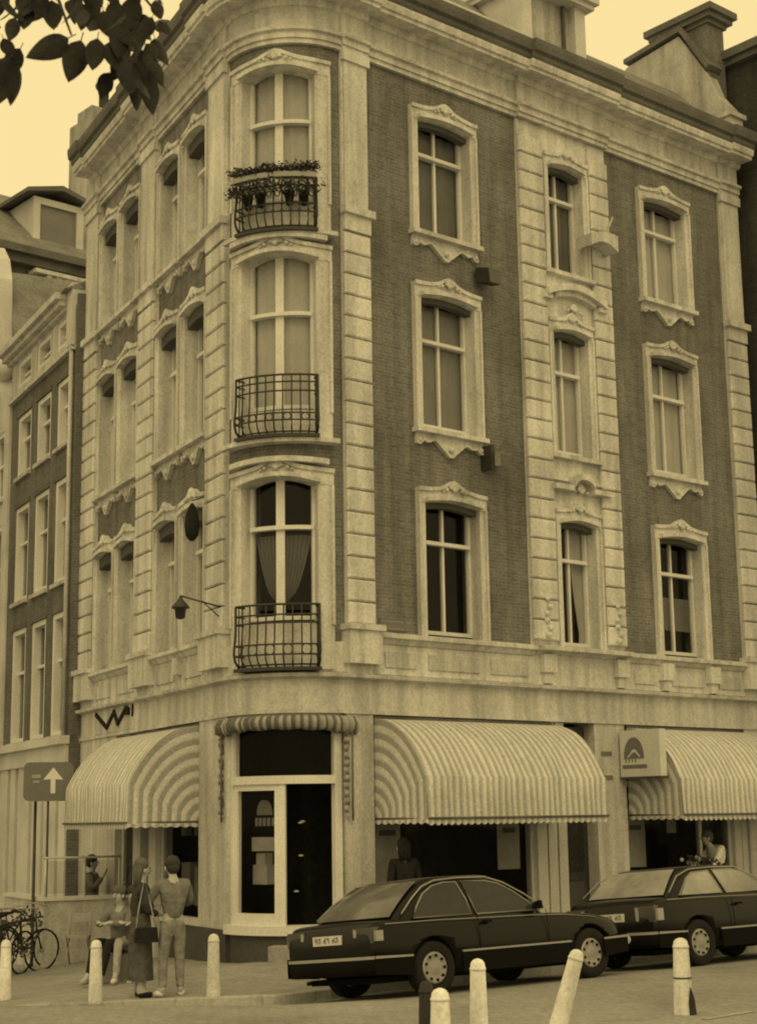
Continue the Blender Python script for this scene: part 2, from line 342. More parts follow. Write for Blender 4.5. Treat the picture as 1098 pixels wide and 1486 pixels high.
# ornamental piece helpers
def shell(fr, parent, uc, zc, y, s, m='stone'):
    mb = MB()
    for i in range(7):
        a = math.radians(-66 + 22 * i); l = s * (1 - .15 * abs(i - 3) / 3)
        p0 = Vector(fr.P(uc, y, zc)); p1 = Vector(fr.P(uc + math.sin(a) * l, y + .01, zc + math.cos(a) * l)); mb.tube([p0, (p0 + p1) / 2, p1], .018, 5, r1=.03)
    mb.ball(fr.P(uc, y - .01, zc), s * .34, 8)
    for sg in (-1, 1):
        mb.ball(fr.P(uc + sg * s * 1.25, y, zc - s * .05), s * .25, 7); mb.ball(fr.P(uc + sg * s * 1.75, y, zc - s * .25), s * .17, 7)
    return mb.build('shell_ornament', m, parent, fr.M)
def cloth_sheet(fr, u0, u1, z0, z1, y, amp, n, drape=None):
    mb = MB(); us = lin(u0, u1, n * 6); zs = lin(z0, z1, 8); ph = random.random() * 6
    rows = []
    for z in zs:
        t = (z - z0) / (z1 - z0)
        rows.append([fr.P(drape(u, t) if drape else u, y + amp * math.sin((u - u0) / (u1 - u0) * n * 2 * math.pi + ph + .5 * t), z) for u in us])
    return mb.sheet(rows)
def window(fr, parent, uc, hw, fz, face=.15, dep=.23, hood=True, apron=True, fill=(), ornament=True, m='stone', arch=.06, box=True, mull=.022, sillp=True):
    z0, z1, zt = fz; ih = hw - face; zg = z0 + .09; sp = z1 - .26
    w = MB()                                                  # the timber frame is the window itself
    yf0, yf1 = dep - .06, dep + .03
    w.box(fr, uc - ih, uc - ih + .042, yf0, yf1, zg, z1 - .05); w.box(fr, uc + ih - .042, uc + ih, yf0, yf1, zg, z1 - .05)
    w.box(fr, uc - ih + .042, uc + ih - .042, yf0, yf1, zg, zg + .06); w.box(fr, uc - ih + .042, uc + ih - .042, yf0 - .05, yf1, zt - .035, zt + .025)
    w.box(fr, uc - mull, uc + mull, yf0 + .015, yf1 - .01, zg + .06, zt - .035); w.box(fr, uc - mull, uc + mull, yf0 + .015, yf1 - .01, zt + .025, z1 - .1)
    w.box(fr, uc - ih + .042, uc + ih - .042, yf0, yf1, z1 - .16, z1 - .05)
    o = w.build('window', 'paint', parent, fr.M)
    s = MB()                                                  # stone surround
    for a, b in ((uc - hw, uc - ih), (uc + ih, uc + hw)):
        s.box(fr, a, b, -.07, dep, z0, sp)
        e = (a, a + .045) if a < uc - ih + .001 and b < uc else (b - .045, b)
        s.box(fr, e[0], e[1], -.10, -.07, z0, sp)
    us = lin(uc - hw, uc - ih, 1) + lin(uc - ih, uc + ih, 14)[1:] + [uc + hw]
    lo = lambda u: sp + (arch * math.cos((u - uc) / ih * math.pi / 2) if abs(u - uc) < ih else 0)
    hi = lambda u: z1 + .11 * math.exp(-((u - uc) / (.24 * hw)) ** 2) + .03 * math.cos((u - uc) / hw * math.pi)
    s.band(fr, us, lo, hi, -.085, dep)
    if hood:
        u2 = lin(uc - ih - .02, uc + ih + .02, 14); s.band(fr, u2, lambda u: lo(u) + .01, lambda u: lo(u) + .075, -.17, -.085)
        s.band(fr, us, lambda u: hi(u) - .05, lambda u: hi(u) + .012, -.12, -.085)
    s.build('surround', m, o, fr.M)
    if sillp:
        MB().box(fr, uc - hw - .04, uc + hw + .04, -.16, dep - .07, z0 - .075, z0).build('sill', m, o, fr.M)
    if apron:
        def drop(u):
            t = abs(u - uc) / hw
            if t > .84: return .17 + .03 * math.cos((t - .92) / .08 * math.pi / 2)
            if t > .5: return .10 + .05 * math.cos((t - .67) / .17 * math.pi / 2)
            return .10 + .21 * (.5 + .5 * math.cos(t / .5 * math.pi)) ** .8 + (.03 if t < .08 else 0)
        a = MB().band(fr, lin(uc - hw + .01, uc + hw - .01, 30), lambda u: z0 - .075 - drop(u), lambda u: z0 - .075, -.05, 0)
        a.band(fr, lin(uc - hw + .01, uc + hw - .01, 30), lambda u: z0 - .075 - drop(u), lambda u: z0 - .075 - drop(u) + .045, -.075, -.05)
        for sg in (-1, 1): a.ball(fr.P(uc + sg * (hw - .07), -.06, z0 - .2), .045, 7)
        a.ball(fr.P(uc, -.06, z0 - .28), .055, 8); a.build('apron', m, o, fr.M)
    if box: MB().band(fr, lin(uc - ih + .005, uc + ih - .005, 10), lambda u: lo(u) - (.20 if fr is FL else .09), lambda u: lo(u) + .02, -.02 if fr is FL else .02, dep - .07).build('head_shadow_box', 'head_shadow_box', o, fr.M)  # dark blind cassette added to deepen the shadow under the window head
    if ornament: shell(fr, o, uc, z1 - .01, -.12, .13, m)
    for a, b in ((uc - ih + .05, uc - mull + .004), (uc + mull - .004, uc + ih - .05)):
        for c, d in ((zg + .055, zt - .04), (zt + .03, z1 - .1)):
            MB().box(fr, a, b, dep - .012, dep - .006, c, d).build('pane', 'glass', o, fr.M)
    yb = dep + .05; zc_ = z1 - (.40 if fr is FL else .13 if fr is FC else .27)
    for f in fill:
        a, b = uc - ih + .02, uc + ih - .02
        if f == 'pale': cloth_sheet(fr, a, b, z0 + .05, zc_, yb, .012, 5).build('curtain', 'curtain_pale', o, fr.M)
        elif f == 'mid': cloth_sheet(fr, a, b, z0 + .05, zc_, yb, .012, 5).build('curtain', 'curtain_mid', o, fr.M)
        elif f == 'dim': cloth_sheet(fr, a, b, z0 + .05, zc_, yb, .012, 5).build('curtain', 'curtain_dim', o, fr.M)
        elif f == 'blind': MB().box(fr, a, b, yb, yb + .008, zt - .25, z1 - .06).build('blind', 'curtain_pale', o, fr.M)
        elif f == 'blind_partial': MB().box(fr, a + .3, b - .1, yb, yb + .008, z0 + .06, z1 - .2).build('blind', 'curtain_pale', o, fr.M)
        elif f == 'right': cloth_sheet(fr, b - .16, b, z0 + .05, z1 - .06, yb, .02, 3).build('curtain', 'curtain_mid', o, fr.M)
        elif f == 'tied':
            for sg in (-1, 1):
                e = b if sg > 0 else a
                cloth_sheet(fr, 0, 1, z0 + .05, z1 - .06, yb, .02, 5, lambda v, t: e - sg * v * (.10 + .30 * abs(t - .08) ** .8)).build('curtain', 'curtain_pale', o, fr.M)
        elif f == 'swag':
            for sg in (-1, 1):
                e = b if sg > 0 else a
                cloth_sheet(fr, 0, 1, z0 + .38, zt - .1, yb, .025, 6, lambda v, t: uc + sg * (.03 + (ih - .06) * (.16 + .84 * t ** .55) * v) if True else 0).build('curtain', 'curtain_dim', o, fr.M)
        elif f == 'lower': cloth_sheet(fr, a, b, z0 + .55, z0 + 1.15, yb, .012, 6).build('curtain', 'curtain_dim', o, fr.M)
    return o
# masonry walls -------------------------------------------------
T0, T1 = Z(2.1), Z(12.15)
def opening(uc, hw, fz, face=.15): return (uc - hw + .03, uc + hw - .03, fz[0] - .02, fz[1] - .03)
RW = [(3.665, .745), (9.365, .745)]; R2 = (6.62, .575)
LWN = [(2.87, .575), (4.17, .575), (6.29, .575), (7.58, .575)]
mb = MB(); cells(FR, mb, TAN, 5.42, T0, T1, 0, .5, [opening(*RW[0], f) for f in FLO]); cells(FR, mb, 7.71, URE - .02, T0, T1, 0, .5, [opening(*RW[1], f) for f in FLO])
mb.build('brick_wall', 'brick', B, FR.M)
mb = MB(); cells(FL, mb, TAN, UL, T0, T1, 0, .5, [opening(*q, f) for q in LWN for f in FLO]); mb.build('brick_wall', 'brick', B, FL.M)
CW = (1.01, .83); CF = ((Z(2.86), Z(5.24), Z(4.35)), (Z(6.10), Z(8.78), Z(7.70)), (Z(9.45), Z(11.86), Z(10.86)))
mb = MB(); cells(FC, mb, 0, ARC, T0, Z(12.9), 0, .45, [opening(*CW, f) for f in CF]); mb.build('brick_wall', 'brick', B, FC.M)
mb = MB(); cells(FR, mb, 5.42, 7.71, T0, T1, -.04, .5, [opening(*R2, f) for f in FLO]); mb.build('stone_bay', 'stone', B, FR.M)
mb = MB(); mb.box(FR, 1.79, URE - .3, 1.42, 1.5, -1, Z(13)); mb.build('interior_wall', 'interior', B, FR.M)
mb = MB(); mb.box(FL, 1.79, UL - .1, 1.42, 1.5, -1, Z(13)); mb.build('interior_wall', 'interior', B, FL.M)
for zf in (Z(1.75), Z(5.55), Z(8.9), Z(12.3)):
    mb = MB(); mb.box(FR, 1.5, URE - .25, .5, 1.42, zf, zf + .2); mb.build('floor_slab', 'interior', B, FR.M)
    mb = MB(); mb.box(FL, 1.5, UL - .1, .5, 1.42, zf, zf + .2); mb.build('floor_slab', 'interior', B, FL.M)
mb = MB(); mb.box(FR, URE - .29, URE, .5, 9, -.6, Z(13)); mb.build('end_wall', 'render_wall', B, FR.M)
mb = MB(); mb.box(FL, UL - .29, UL - .005, .5, 9, -.9, Z(13)); mb.build('end_wall', 'render_wall', B, FL.M)
# windows -------------------------------------------------------
fills = {(0, 0): ('lower',) * 0, (0, 1): ('mid',), (0, 2): ('dim',), (1, 0): ('lower',), (1, 1): ('pale', ), (1, 2): ('pale',)}
for k, (uc, hw) in enumerate(RW):
    for j, f in enumerate(FLO): window(FR, B, uc, hw, f, fill=fills[(k, j)], apron=j > 0, sillp=j > 0)
for j, f in enumerate(FLO): window(FR, B, R2[0], R2[1], f, face=.13, fill=(('tied',), ('pale',), ('dim',))[j], apron=False, sillp=j > 0)
for k, (uc, hw) in enumerate(LWN):
    for j, f in enumerate(FLO): window(FL, B, uc, hw, f, face=.12, dep=.24, fill=(('dim', 'dim', 'mid', 'dim')[(k + j) % 4],), apron=j > 0, sillp=j > 0)
for j, f in enumerate(CF): window(FC, B, CW[0], CW[1], f, face=.24, dep=.18, fill=(('swag',), ('pale',), ('pale',))[j], apron=False, mull=.075, hood=True, sillp=False, box=False, arch=.10)
# white breast walls under the corner windows and heads above
for j, (a, b) in enumerate(((Z(2.2), CF[0][0]), (Z(5.68), CF[1][0]), (Z(8.98), CF[2][0]))):
    MB().box(FC, CW[0] - CW[1], CW[0] + CW[1], -.07, 0, a, b + .02).build('breast_panel', 'stone', B, FC.M)
    if j: MB().box(FC, CW[0] - CW[1] - .05, CW[0] + CW[1] + .05, -.20, -.0, a - .07, a).build('breast_sill', 'stone', B, FC.M)
for j, f in enumerate(CF[:2]):
    us = lin(CW[0] - .72, CW[0] + .72, 18); MB().band(FC, us, lambda u: f[1] + .02 + .05 * math.cos((u - CW[0]) * 2), lambda u: f[1] + .10 + .05 * math.cos((u - CW[0]) * 2), -.2, -.06).build('hood_mould', 'stone', B, FC.M)
# pilasters with quoin blocks ----------------------------------
def block_mesh(w, h, y0=-.125, y1=-.055, c=.022):
    mb = MB(); f = [(c, c), (w - c, c), (w - c, h - c), (c, h - c)]; k = [(0, 0), (w, 0), (w, h), (0, h)]
    mb.v = [(x, y1, z) for x, z in k] + [(x, y0 + c, z) for x, z in k] + [(x, y0, z) for x, z in f]
    for i in range(4):
        j = (i + 1) % 4; mb.q([i, j, 4 + j, 4 + i]); mb.q([4 + i, 4 + j, 8 + j, 8 + i])
    mb.q([8, 9, 10, 11]); mb.q([3, 2, 1, 0]); return mb.mesh('quoin', 'stone')
PITCH = .3435
def quoins(fr, parent, u0, u1, za, zb):
    w = u1 - u0; me = block_mesh(w, PITCH - .022); z = za
    while z + PITCH <= zb + .05:
        x = u0 if fr is FR else -u1
        j = random.uniform(-.004, .004)
        link('quoin', me, parent, fr.M @ Matrix.Translation((x, j, z))); z += PITCH
    return z
def pilaster(fr, u0, u1, rust=True, pedestal=True):
    p = MB().box(fr, u0, u1, -.055, .02, Z(2.1), Z(12.15)).build('pilaster', 'stone', B, fr.M)
    if rust:
        quoins(fr, p, u0 - .01, u1 + .01, Z(2.9), Z(9.12))
        MB().box(fr, u0 - .05, u1 + .05, -.20, -.055, Z(9.36), Z(9.48)).build('capital_band', 'stone', p, fr.M)
        MB().box(fr, u0 - .01, u1 + .01, -.13, -.055, Z(9.10), Z(9.36)).build('capital_block', 'stone', p, fr.M)
        MB().box(fr, u0 + .02, u1 - .02, -.10, -.055, Z(9.48), Z(11.95)).build('upper_shaft', 'stone', p, fr.M)
        MB().box(fr, u0 - .02, u1 + .02, -.14, -.055, Z(11.95), Z(12.13)).build('capital', 'stone', p, fr.M)
    if pedestal:
        MB().box(fr, u0 - .06, u1 + .06, -.20, .0, Z(2.3), Z(2.80)).build('pedestal', 'stone', p, fr.M)
        MB().box(fr, u0 - .09, u1 + .09, -.25, .0, Z(2.80), Z(2.89)).build('pedestal_cap', 'stone', p, fr.M)
    return p
pilaster(FR, TAN + .02, 1.97); pilaster(FR, 11.10, 11.67); pilaster(FL, TAN + .02, 2.21); pilaster(FL, 4.83, 5.63); pilaster(FL, 8.24, 9.06)
for u0, u1 in ((5.42, 6.0), (7.24, 7.71)):
    p = MB().box(FR, u0, u1, -.055, -.04, Z(2.85), Z(12.1)).build('pilaster', 'stone', B, FR.M)
    quoins(FR, p, u0 - .01, u1 + .01, Z(2.9), Z(12.05))
# the hoods of the stone bay
def hood(zb, kind):
    if kind == 'arc':
        us = lin(5.92, 7.42, 20); c = 6.67
        o = MB().band(FR, us, lambda u: zb + .22 * math.cos((u - c) * 1.9), lambda u: zb + .12 + .22 * math.cos((u - c) * 1.9), -.26, -.04)
        o.band(FR, lin(6.15, 7.2, 14), lambda u: zb - .07 + .2 * math.cos((u - c) * 1.9), lambda u: zb + .0 + .22 * math.cos((u - c) * 1.9), -.17, -.04)
        for u in (5.97, 7.37): o.box(FR, u - .1, u + .1, -.2, -.04, zb - .02, zb + .06)
    else:
        o = MB(); c = 6.67
        for a, b in ((5.95, 6.42), (6.92, 7.4)): o.box(FR, a, b, -.22, -.04, zb, zb + .09); o.box(FR, a + .04, b - .04, -.13, -.04, zb + .17, zb + .22)
        us = lin(6.42, 6.92, 14); o.band(FR, us, lambda u: zb + .02 + .20 * math.sqrt(max(0, 1 - ((u - c) / .26) ** 2)), lambda u: zb + .11 + .22 * math.sqrt(max(0, 1 - ((u - c) / .27) ** 2)), -.24, -.04)
    x = o.build('hood', 'stone', B, FR.M); shell(FR, x, c, zb - .12 if kind == 'arc' else zb + .02, -.12, .13)
hood(Z(8.90), 'arc'); hood(Z(5.50), 'scroll'); 
for u in (5.72, 7.48):                                        # carved drops low beside the first floor window
    mb = MB()
    for i in range(6): mb.ball(FR.P(u + .05 * math.sin(i * 1.9), -.14, Z(2.98) + .12 * i), .06 - .004 * i, 7)
    mb.build('carved_drop', 'stone', B, FR.M)
# horizontal bands ---------------------------------------------
ofs = [('R', TAN, 1.98, .05), ('R', 5.40, 7.73, .07), ('R', 11.09, 12, .05), ('L', TAN, 2.22, .05), ('L', 4.82, 5.64, .05), ('L', 8.23, 9.5, .05)]
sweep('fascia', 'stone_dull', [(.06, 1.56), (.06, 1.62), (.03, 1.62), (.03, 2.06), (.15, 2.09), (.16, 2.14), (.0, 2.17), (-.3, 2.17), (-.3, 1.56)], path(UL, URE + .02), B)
sweep('panel_band', 'stone', [(.03, 2.17), (.03, 2.62), (-.02, 2.62), (-.02, 2.17)], path(UL, URE), B)
st = path(UL, URE); arc = [s for s in st]
def sub_path(side, a, b):
    if side == 'R': return [(C + dR * a, nR, 0, a), (C + dR * b, nR, 0, b)]
    return [(C + dL * b, nL, 0, -b), (C + dL * a, nL, 0, -a)]
for sd_, a, b in (('R', 2.06, 5.45), ('R', 7.70, 11.02), ('L', 2.30, 4.75), ('L', 5.72, 8.16)):
    sweep('ledge', 'stone', [(.02, 2.62), (.06, 2.64), (.10, 2.70), (.17, 2.72), (.17, 2.78), (.0, 2.82), (-.05, 2.82), (-.05, 2.62)], sub_path(sd_, a, b), B)
sweep('ledge', 'stone', [(.06, 2.66), (.12, 2.70), (.28, 2.72), (.28, 2.79), (.0, 2.84), (-.05, 2.84), (-.05, 2.66)], sub_path('R', 5.47, 7.68), B)
for sd_, fr, l in (('R', FR, ((2.2, 2.85), (3.1, 4.2), (4.45, 5.3), (7.95, 8.55), (8.95, 9.85), (10.3, 10.95))), ('L', FL, ((2.45, 3.3), (3.75, 4.65), (5.85, 6.7), (7.2, 8.1)))):
    for a, b in l: MB().box(fr, a, b, -.055, -.02, Z(2.28), Z(2.52)).build('recessed_panel', 'stone_dull', B, fr.M)
for u in (5.72, 7.55, 8.76, 10.08): 
    mb = MB(); mb.band(FR, [u - .15, u + .15], lambda q: Z(2.36), lambda q: Z(2.66), -.16, -.02); mb.box(FR, u - .1, u + .1, -.12, -.02, Z(2.18), Z(2.36)); mb.build('bracket', 'stone', B, FR.M)
for u in (3.5, 5.0, 8.5): MB().box(FL, u - .1, u + .1, -.14, -.02, Z(2.36), Z(2.63)).build('bracket', 'stone', B, FL.M)
sweep('architrave', 'stone', [(.07, 12.12), (.07, 12.2), (.10, 12.2), (.10, 12.3), (.15, 12.32), (.16, 12.37), (.05, 12.4), (-.3, 12.4), (-.3, 12.12)], path(UL + .05, URE, ofs), B)
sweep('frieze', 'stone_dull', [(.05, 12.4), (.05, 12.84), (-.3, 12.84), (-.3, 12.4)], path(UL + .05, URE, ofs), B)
sweep('cornice', 'stone', [(.07, 12.76), (.11, 12.80), (.12, 12.86), (.40, 12.86), (.40, 12.92), (.44, 12.93), (.46, 13.01), (.46, 13.05), (-.1, 13.05), (-.1, 12.76)], path(UL - .3, URE + .06, [(a, b, c if c < 11.9 else 13, d) for a, b, c, d in ofs]), B)
sweep('gutter', 'gutter', [(.45, 13.05), (.48, 13.10), (.48, 13.17), (.54, 13.20), (.56, 13.31), (.56, 13.40), (.50, 13.41), (.0, 13.30), (-.1, 13.05)], path(UL - .29, URE + .07, [(a, b, c if c < 11.9 else 13, d) for a, b, c, d in ofs]), B)
# roof ----------------------------------------------------------
def ring(out, z): return [((p + n * out - C).x, (p + n * out - C).y, Z(z)) for (p, n, o, u) in path(UL, URE - .3)]
rf = MB(); rf.sheet([ring(.35, 13.27), ring(.1, 13.45), ring(-.55, 14.2), ring(-1.05, 14.75)], [[(q[3], 0) for q in path(UL, URE - .3)], [(q[3], .3) for q in path(UL, URE - .3)], [(q[3], 1.3) for q in path(UL, URE - .3)], [(q[3], 2.1) for q in path(UL, URE - .3)]], False)
roof = rf.build('roof', 'slate', B, Matrix.Translation(C))
top = MB(); a = C + dR * (URE - .3) - nR * 1.05; b = C + dL * UL - nL * 1.05; rr = ring(-1.05, 14.75)
far = [(((C + dL * UL - nL * 7)) - C), ((C + dR * 11 - nR * 7) - C)]
top.v = rr + [(p.x, p.y, Z(14.9)) for p in reversed(far)]; top.q(list(range(len(top.v)))); top.build('roof_top', 'lead', roof, Matrix.Translation(C))
sweep('roof_flashing', 'lead', [(.26, 13.52), (.36, 13.52), (.30, 13.64), (-.05, 13.72), (-.05, 13.6)], sub_path('R', 2.2, 5.55), roof)
sweep('roof_flashing', 'lead', [(.22, 13.47), (.30, 13.47), (.26, 13.54), (.0, 13.60), (.0, 13.5)], sub_path('R', 7.3, 11.2), roof)
# dormer over the stone bay
dm = MB(); 
dm.box(FR, 5.60, 5.85, -.12, .1, Z(13.25), Z(14.72)); dm.box(FR, 7.0, 7.28, -.12, .1, Z(13.25), Z(14.72)); dm.box(FR, 5.85, 7.0, .0, .1, Z(13.25), Z(13.55)); dm.box(FR, 5.62, 7.26, .1, 1.6, Z(13.3), Z(14.72))
dorm = dm.build('dormer', 'paint_old', roof, FR.M)
# ---- cornice of the dormer is built with it (third level is the limit)
dm = MB(); dm.box(FR, 5.48, 7.40, -.26, 1.6, Z(14.72), Z(14.82)); dm.box(FR, 5.42, 7.46, -.34, 1.6, Z(14.82), Z(14.94)); dm.box(FR, 5.55, 7.33, -.2, 1.6, Z(14.94), Z(15.2)); dm.build('dormer_cornice', 'paint_old', roof, FR.M)
dm = MB(); dm.box(FR, 5.85, 7.0, .05, .06, Z(13.55), Z(14.72)); dm.build('dormer_shutter', 'render_wall', roof, FR.M)
dm = MB(); dm.box(FR, 6.80, 6.84, -.03, .05, Z(13.55), Z(14.72)); dm.build('dormer_post', 'gutter', roof, FR.M)
# party gable and chimney at the right end
gb = MB(); pr = [(-.25, Z(13.2)), (-.25, Z(13.95)), (.05, Z(14.35)), (.25, Z(14.9)), (.9, Z(15.95)), (2.3, Z(15.8)), (3.2, Z(15.2)), (3.2, Z(13.2))]
gb.prism([(11.35, y, z) for y, z in pr], [(11.66, y, z) for y, z in pr]); gable = gb.build('gable_wall', 'render_wall', B, FR.M)
gb = MB(); cp = [(.2, Z(14.95)), (.85, Z(16.02)), (2.35, Z(15.87)), (2.35, Z(15.97)), (.8, Z(16.14)), (.12, Z(15.02))]; gb.prism([(11.28, y, z) for y, z in cp], [(11.73, y, z) for y, z in cp]); gb.build('coping', 'gutter', gable, FR.M)
ch = MB(); ch.box(FR, 11.42, 11.95, .22, .72, Z(14.3), Z(16.0)); ch.box(FR, 11.46, 11.92, 1.0, 1.5, Z(15.3), Z(16.0)); ch = ch.build('chimney', 'brick_grey', B, FR.M)
MB().box(FR, 11.38, 12.0, .16, 1.56, Z(16.0), Z(16.09)).box(FR, 11.30, 12.08, .06, 1.66, Z(16.09), Z(16.2)).box(FR, 11.24, 12.14, -.02, 1.74, Z(16.2), Z(16.34)).build('chimney_cap', 'gutter', ch, FR.M)
for v in (.82, .92): MB().box(FR, 11.5, 11.6, v - .03, v + .03, Z(15.7), Z(16.0)).build('cap_post', 'gutter', ch, FR.M)
mb = MB(); mb.box(FR, 11.3, 11.72, -.3, .0, Z(13.2), Z(13.75)); mb.box(FR, 11.25, 11.77, -.36, .05, Z(13.75), Z(13.85)); mb.build('end_pier', 'stone_dull', B, FR.M)
def pipe(fr, u, y, z0, z1, r, par):
    MB().lathe([(r, z0), (r, z1), (r * 1.7, z1 + .02), (r * 1.8, z1 + .12), (r * 1.2, z1 + .14)], fr.P(u, y, 0), 12).build('stove_pipe', 'gutter', par, fr.M)
ch = MB(); ch.box(FL, 5.8, 6.25, .3, .7, Z(13.8), Z(14.5)); ch = ch.build('chimney', 'gutter', B, FL.M); pipe(FL, 6.0, .45, Z(14.5), Z(14.95), .11, ch)
# ---------------------------------------------------------------- shop fronts of the corner building
def pier(fr, u0, u1, y0=-.03):
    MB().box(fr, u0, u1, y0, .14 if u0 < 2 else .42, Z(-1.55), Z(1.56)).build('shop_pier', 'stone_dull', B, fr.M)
    MB().box(fr, u0 - .02, u1 + .02, y0 - .03, .42, Z(-2.9), Z(-1.55)).build('pier_base', 'plinth', B, fr.M)
for fr, l in ((FR, ((TAN + .01, 1.96), (6.86, 7.62), (10.98, URE))), (FL, ((TAN + .01, 2.62), (6.8, UL)))):
    for a, b in l: pier(fr, a, b)
for (u, z) in ((7.14, 1.02), (7.14, .62)): MB().box(FR, u - .13, u + .13, -.045, -.03, Z(z), Z(z) + .07).build('pier_plate', 'emblem', B, FR.M)
def shop_window(fr, u0, u1, zs, zt, divs=(), y=.12, top=1.56):
    f = MB(); f.box(fr, u0, u1, y - .05, y + .06, Z(zs) - .12, Z(zs)); f.box(fr, u0, u1, y - .03, y + .06, Z(zt) - .04, Z(zt) + .05); f.box(fr, u0, u1, y - .03, y + .06, Z(top) - .08, Z(top))
    e = [u0 + .04] + list(divs) + [u1 - .04]
    for u in e: f.box(fr, u - .04, u + .04, y - .02, y + .05, Z(zs), Z(zt) - .04); f.box(fr, u - .04, u + .04, y - .02, y + .05, Z(zt) + .05, Z(top) - .08)
    o = f.build('shop_window', 'paint_old', B, fr.M)
    for a, b in zip(e, e[1:]):
        MB().box(fr, a + .035, b - .035, y, y + .008, Z(zs), Z(zt) - .035).build('pane', 'shop_glass', o, fr.M)
        MB().box(fr, a + .035, b - .035, y, y + .008, Z(zt) + .045, Z(top) - .08).build('pane', 'shop_glass', o, fr.M)
    MB().box(fr, u0, u1, y - .02, y + .2, Z(-2.9), Z(zs) - .12).build('stall_riser', 'plinth', o, fr.M)
    return o
w1 = shop_window(FR, 1.97, 5.46, -1.35, .55, ()); w2 = shop_window(FR, 7.63, 10.6, -1.35, .55, (9.72,)); w3 = shop_window(FL, 2.63, 4.70, -1.45, .6, ())
w4 = shop_window(FL, 5.9, 6.8, -1.3, .6, (), top=1.56)
for u0, u1 in ((5.46, 5.68), (5.72, 5.92), (5.96, 6.16), (10.6, 10.8), (10.82, 10.98)): MB().box(FR, u0, u1, .02, .3, Z(-2.1), Z(1.56)).build('timber_post', 'paint_old', B, FR.M)
for u0, u1 in ((4.72, 5.05), (5.5, 5.88)): MB().box(FL, u0, u1, .0, .3, Z(-2.6), Z(1.56)).build('timber_post', 'paint_old', B, FL.M)
def door(fr, u0, u1, zb, m='timber'):
    d = MB(); d.box(fr, u0, u1, .2, .25, Z(zb), Z(.55)); d = d.build('door', m, B, fr.M)
    MB().box(fr, u0 + .12, u1 - .12, .185, .2, Z(-.9), Z(.4)).build('pane', 'shop_glass', d, fr.M); MB().box(fr, u0 + .12, u1 - .12, .188, .2, Z(zb) + .15, Z(-1.05)).build('door_panel', 'plinth', d, fr.M)
    MB().tube([fr.P(u0 + .07, .17, Z(-.95)), fr.P(u0 + .07, .15, Z(-.85)), fr.P(u0 + .07, .17, Z(-.75))], .012).build('handle', 'iron', d, fr.M)
    MB().box(fr, u0, u1, .2, .26, Z(.55), Z(1.5)).build('door_light', 'plinth', d, fr.M)
door(FR, 6.17, 6.85, -1.93, 'cloth_dark'); door(FL, 5.06, 5.49, -2.2, 'cloth_dark')
# corner entrance
e = MB(); y0, y1 = .03, .13
for a, b in ((-.02, .09), (1.87, 2.0)): e.box(FC, a, b, y0, y1, Z(-1.47), Z(1.56))
e.box(FC, .09, 1.87, y0 - .03, y1, Z(.54), Z(.66)); e.box(FC, .09, 1.87, y0, y1, Z(1.46), Z(1.56)); e.box(FC, 1.01, 1.10, y0, y1, Z(-1.47), Z(.54))
ent = e.build('entrance_frame', 'paint', B, FC.M)
MB().box(FC, .09, 1.87, .08, .085, Z(.66), Z(1.46)).build('transom_pane', 'shop_glass', ent, FC.M)
lf = MB(); lf.box(FC, .09, .20, .04, .11, Z(-1.47), Z(.54)); lf.box(FC, .93, 1.01, .04, .11, Z(-1.47), Z(.54)); lf.box(FC, .20, .93, .04, .11, Z(.45), Z(.54)); lf.box(FC, .20, .93, .04, .11, Z(-1.47), Z(-1.30)); lf.build('door_leaf', 'paint', ent, FC.M)
MB().box(FC, .20, .93, .07, .075, Z(-1.30), Z(.45)).build('door_pane', 'shop_glass', ent, FC.M)
MB().box(FC, -.02, 2.06, -.08, .3, Z(-1.60), Z(-1.47)).build('door_sill', 'paint', B, FC.M)
MB().box(FC, -.02, 2.06, -.0, .3, Z(-2.5), Z(-1.60)).build('corner_plinth', 'plinth', B, FC.M)
MB().box(FC, .95, 1.75, -.32, -.0, Z(-2.4), Z(-1.73)).build('entrance_step', 'kerb', B, FC.M)
# things seen inside the door and windows
def inside(name, fr, mb, m, label, cat, group=None): return mb.build(name, m, None, fr.M, label=label, cat=cat, group=group)
mb = MB(); mb.box(FC, .22, .62, .30, .5, Z(-.9), Z(-.62)); mb.box(FC, .30, .55, .32, .5, Z(-.62), Z(-.45)); inside('stacked_boxes', FC, mb, 'poster', 'pale boxes stacked behind the glass door of the corner shop', 'boxes')
mb = MB(); mb.box(FC, .26, .95, .26, .27, Z(-.42), Z(-.22)); inside('shop_notice', FC, mb, 'poster', 'long pale notice hanging behind the glass of the corner door', 'notice')
mb = MB(); mb.band(FC, lin(.35, .75, 10), lambda u: Z(.10), lambda u: Z(.16) + .16 * math.sqrt(max(0, 1 - ((u - .55) / .2) ** 2)), .30, .31)
for i in range(5): mb.box(FC, .3 + .11 * i, .37 + .11 * i, .30, .31, Z(-.06), Z(.06))
inside('window_emblem', FC, mb, 'timber', 'round emblem over a row of letters on the corner door glass', 'emblem')
for i, (s, z) in enumerate(((1.38, -.02), (1.50, 0), (1.42, -.5), (1.14, -1.02))):
    mb = MB(); mb.ball((0, 0, 0), .026, 8, (1.6, 1, .6)); mb.build('ceiling_spot', 'sign_white', None, FC.M @ Matrix.Translation(FC.P(s, .75 + .03 * i, Z(z))), label=('small pale lamp high in the dark corner doorway, nearer the glass door leaf', 'small pale lamp high in the dark corner doorway, nearer the hinged jamb', 'small pale lamp halfway up the dark corner doorway', 'small pale lamp low beside the frame of the glass door leaf')[i], cat='lamp', group='small shop lamps inside the doorway')
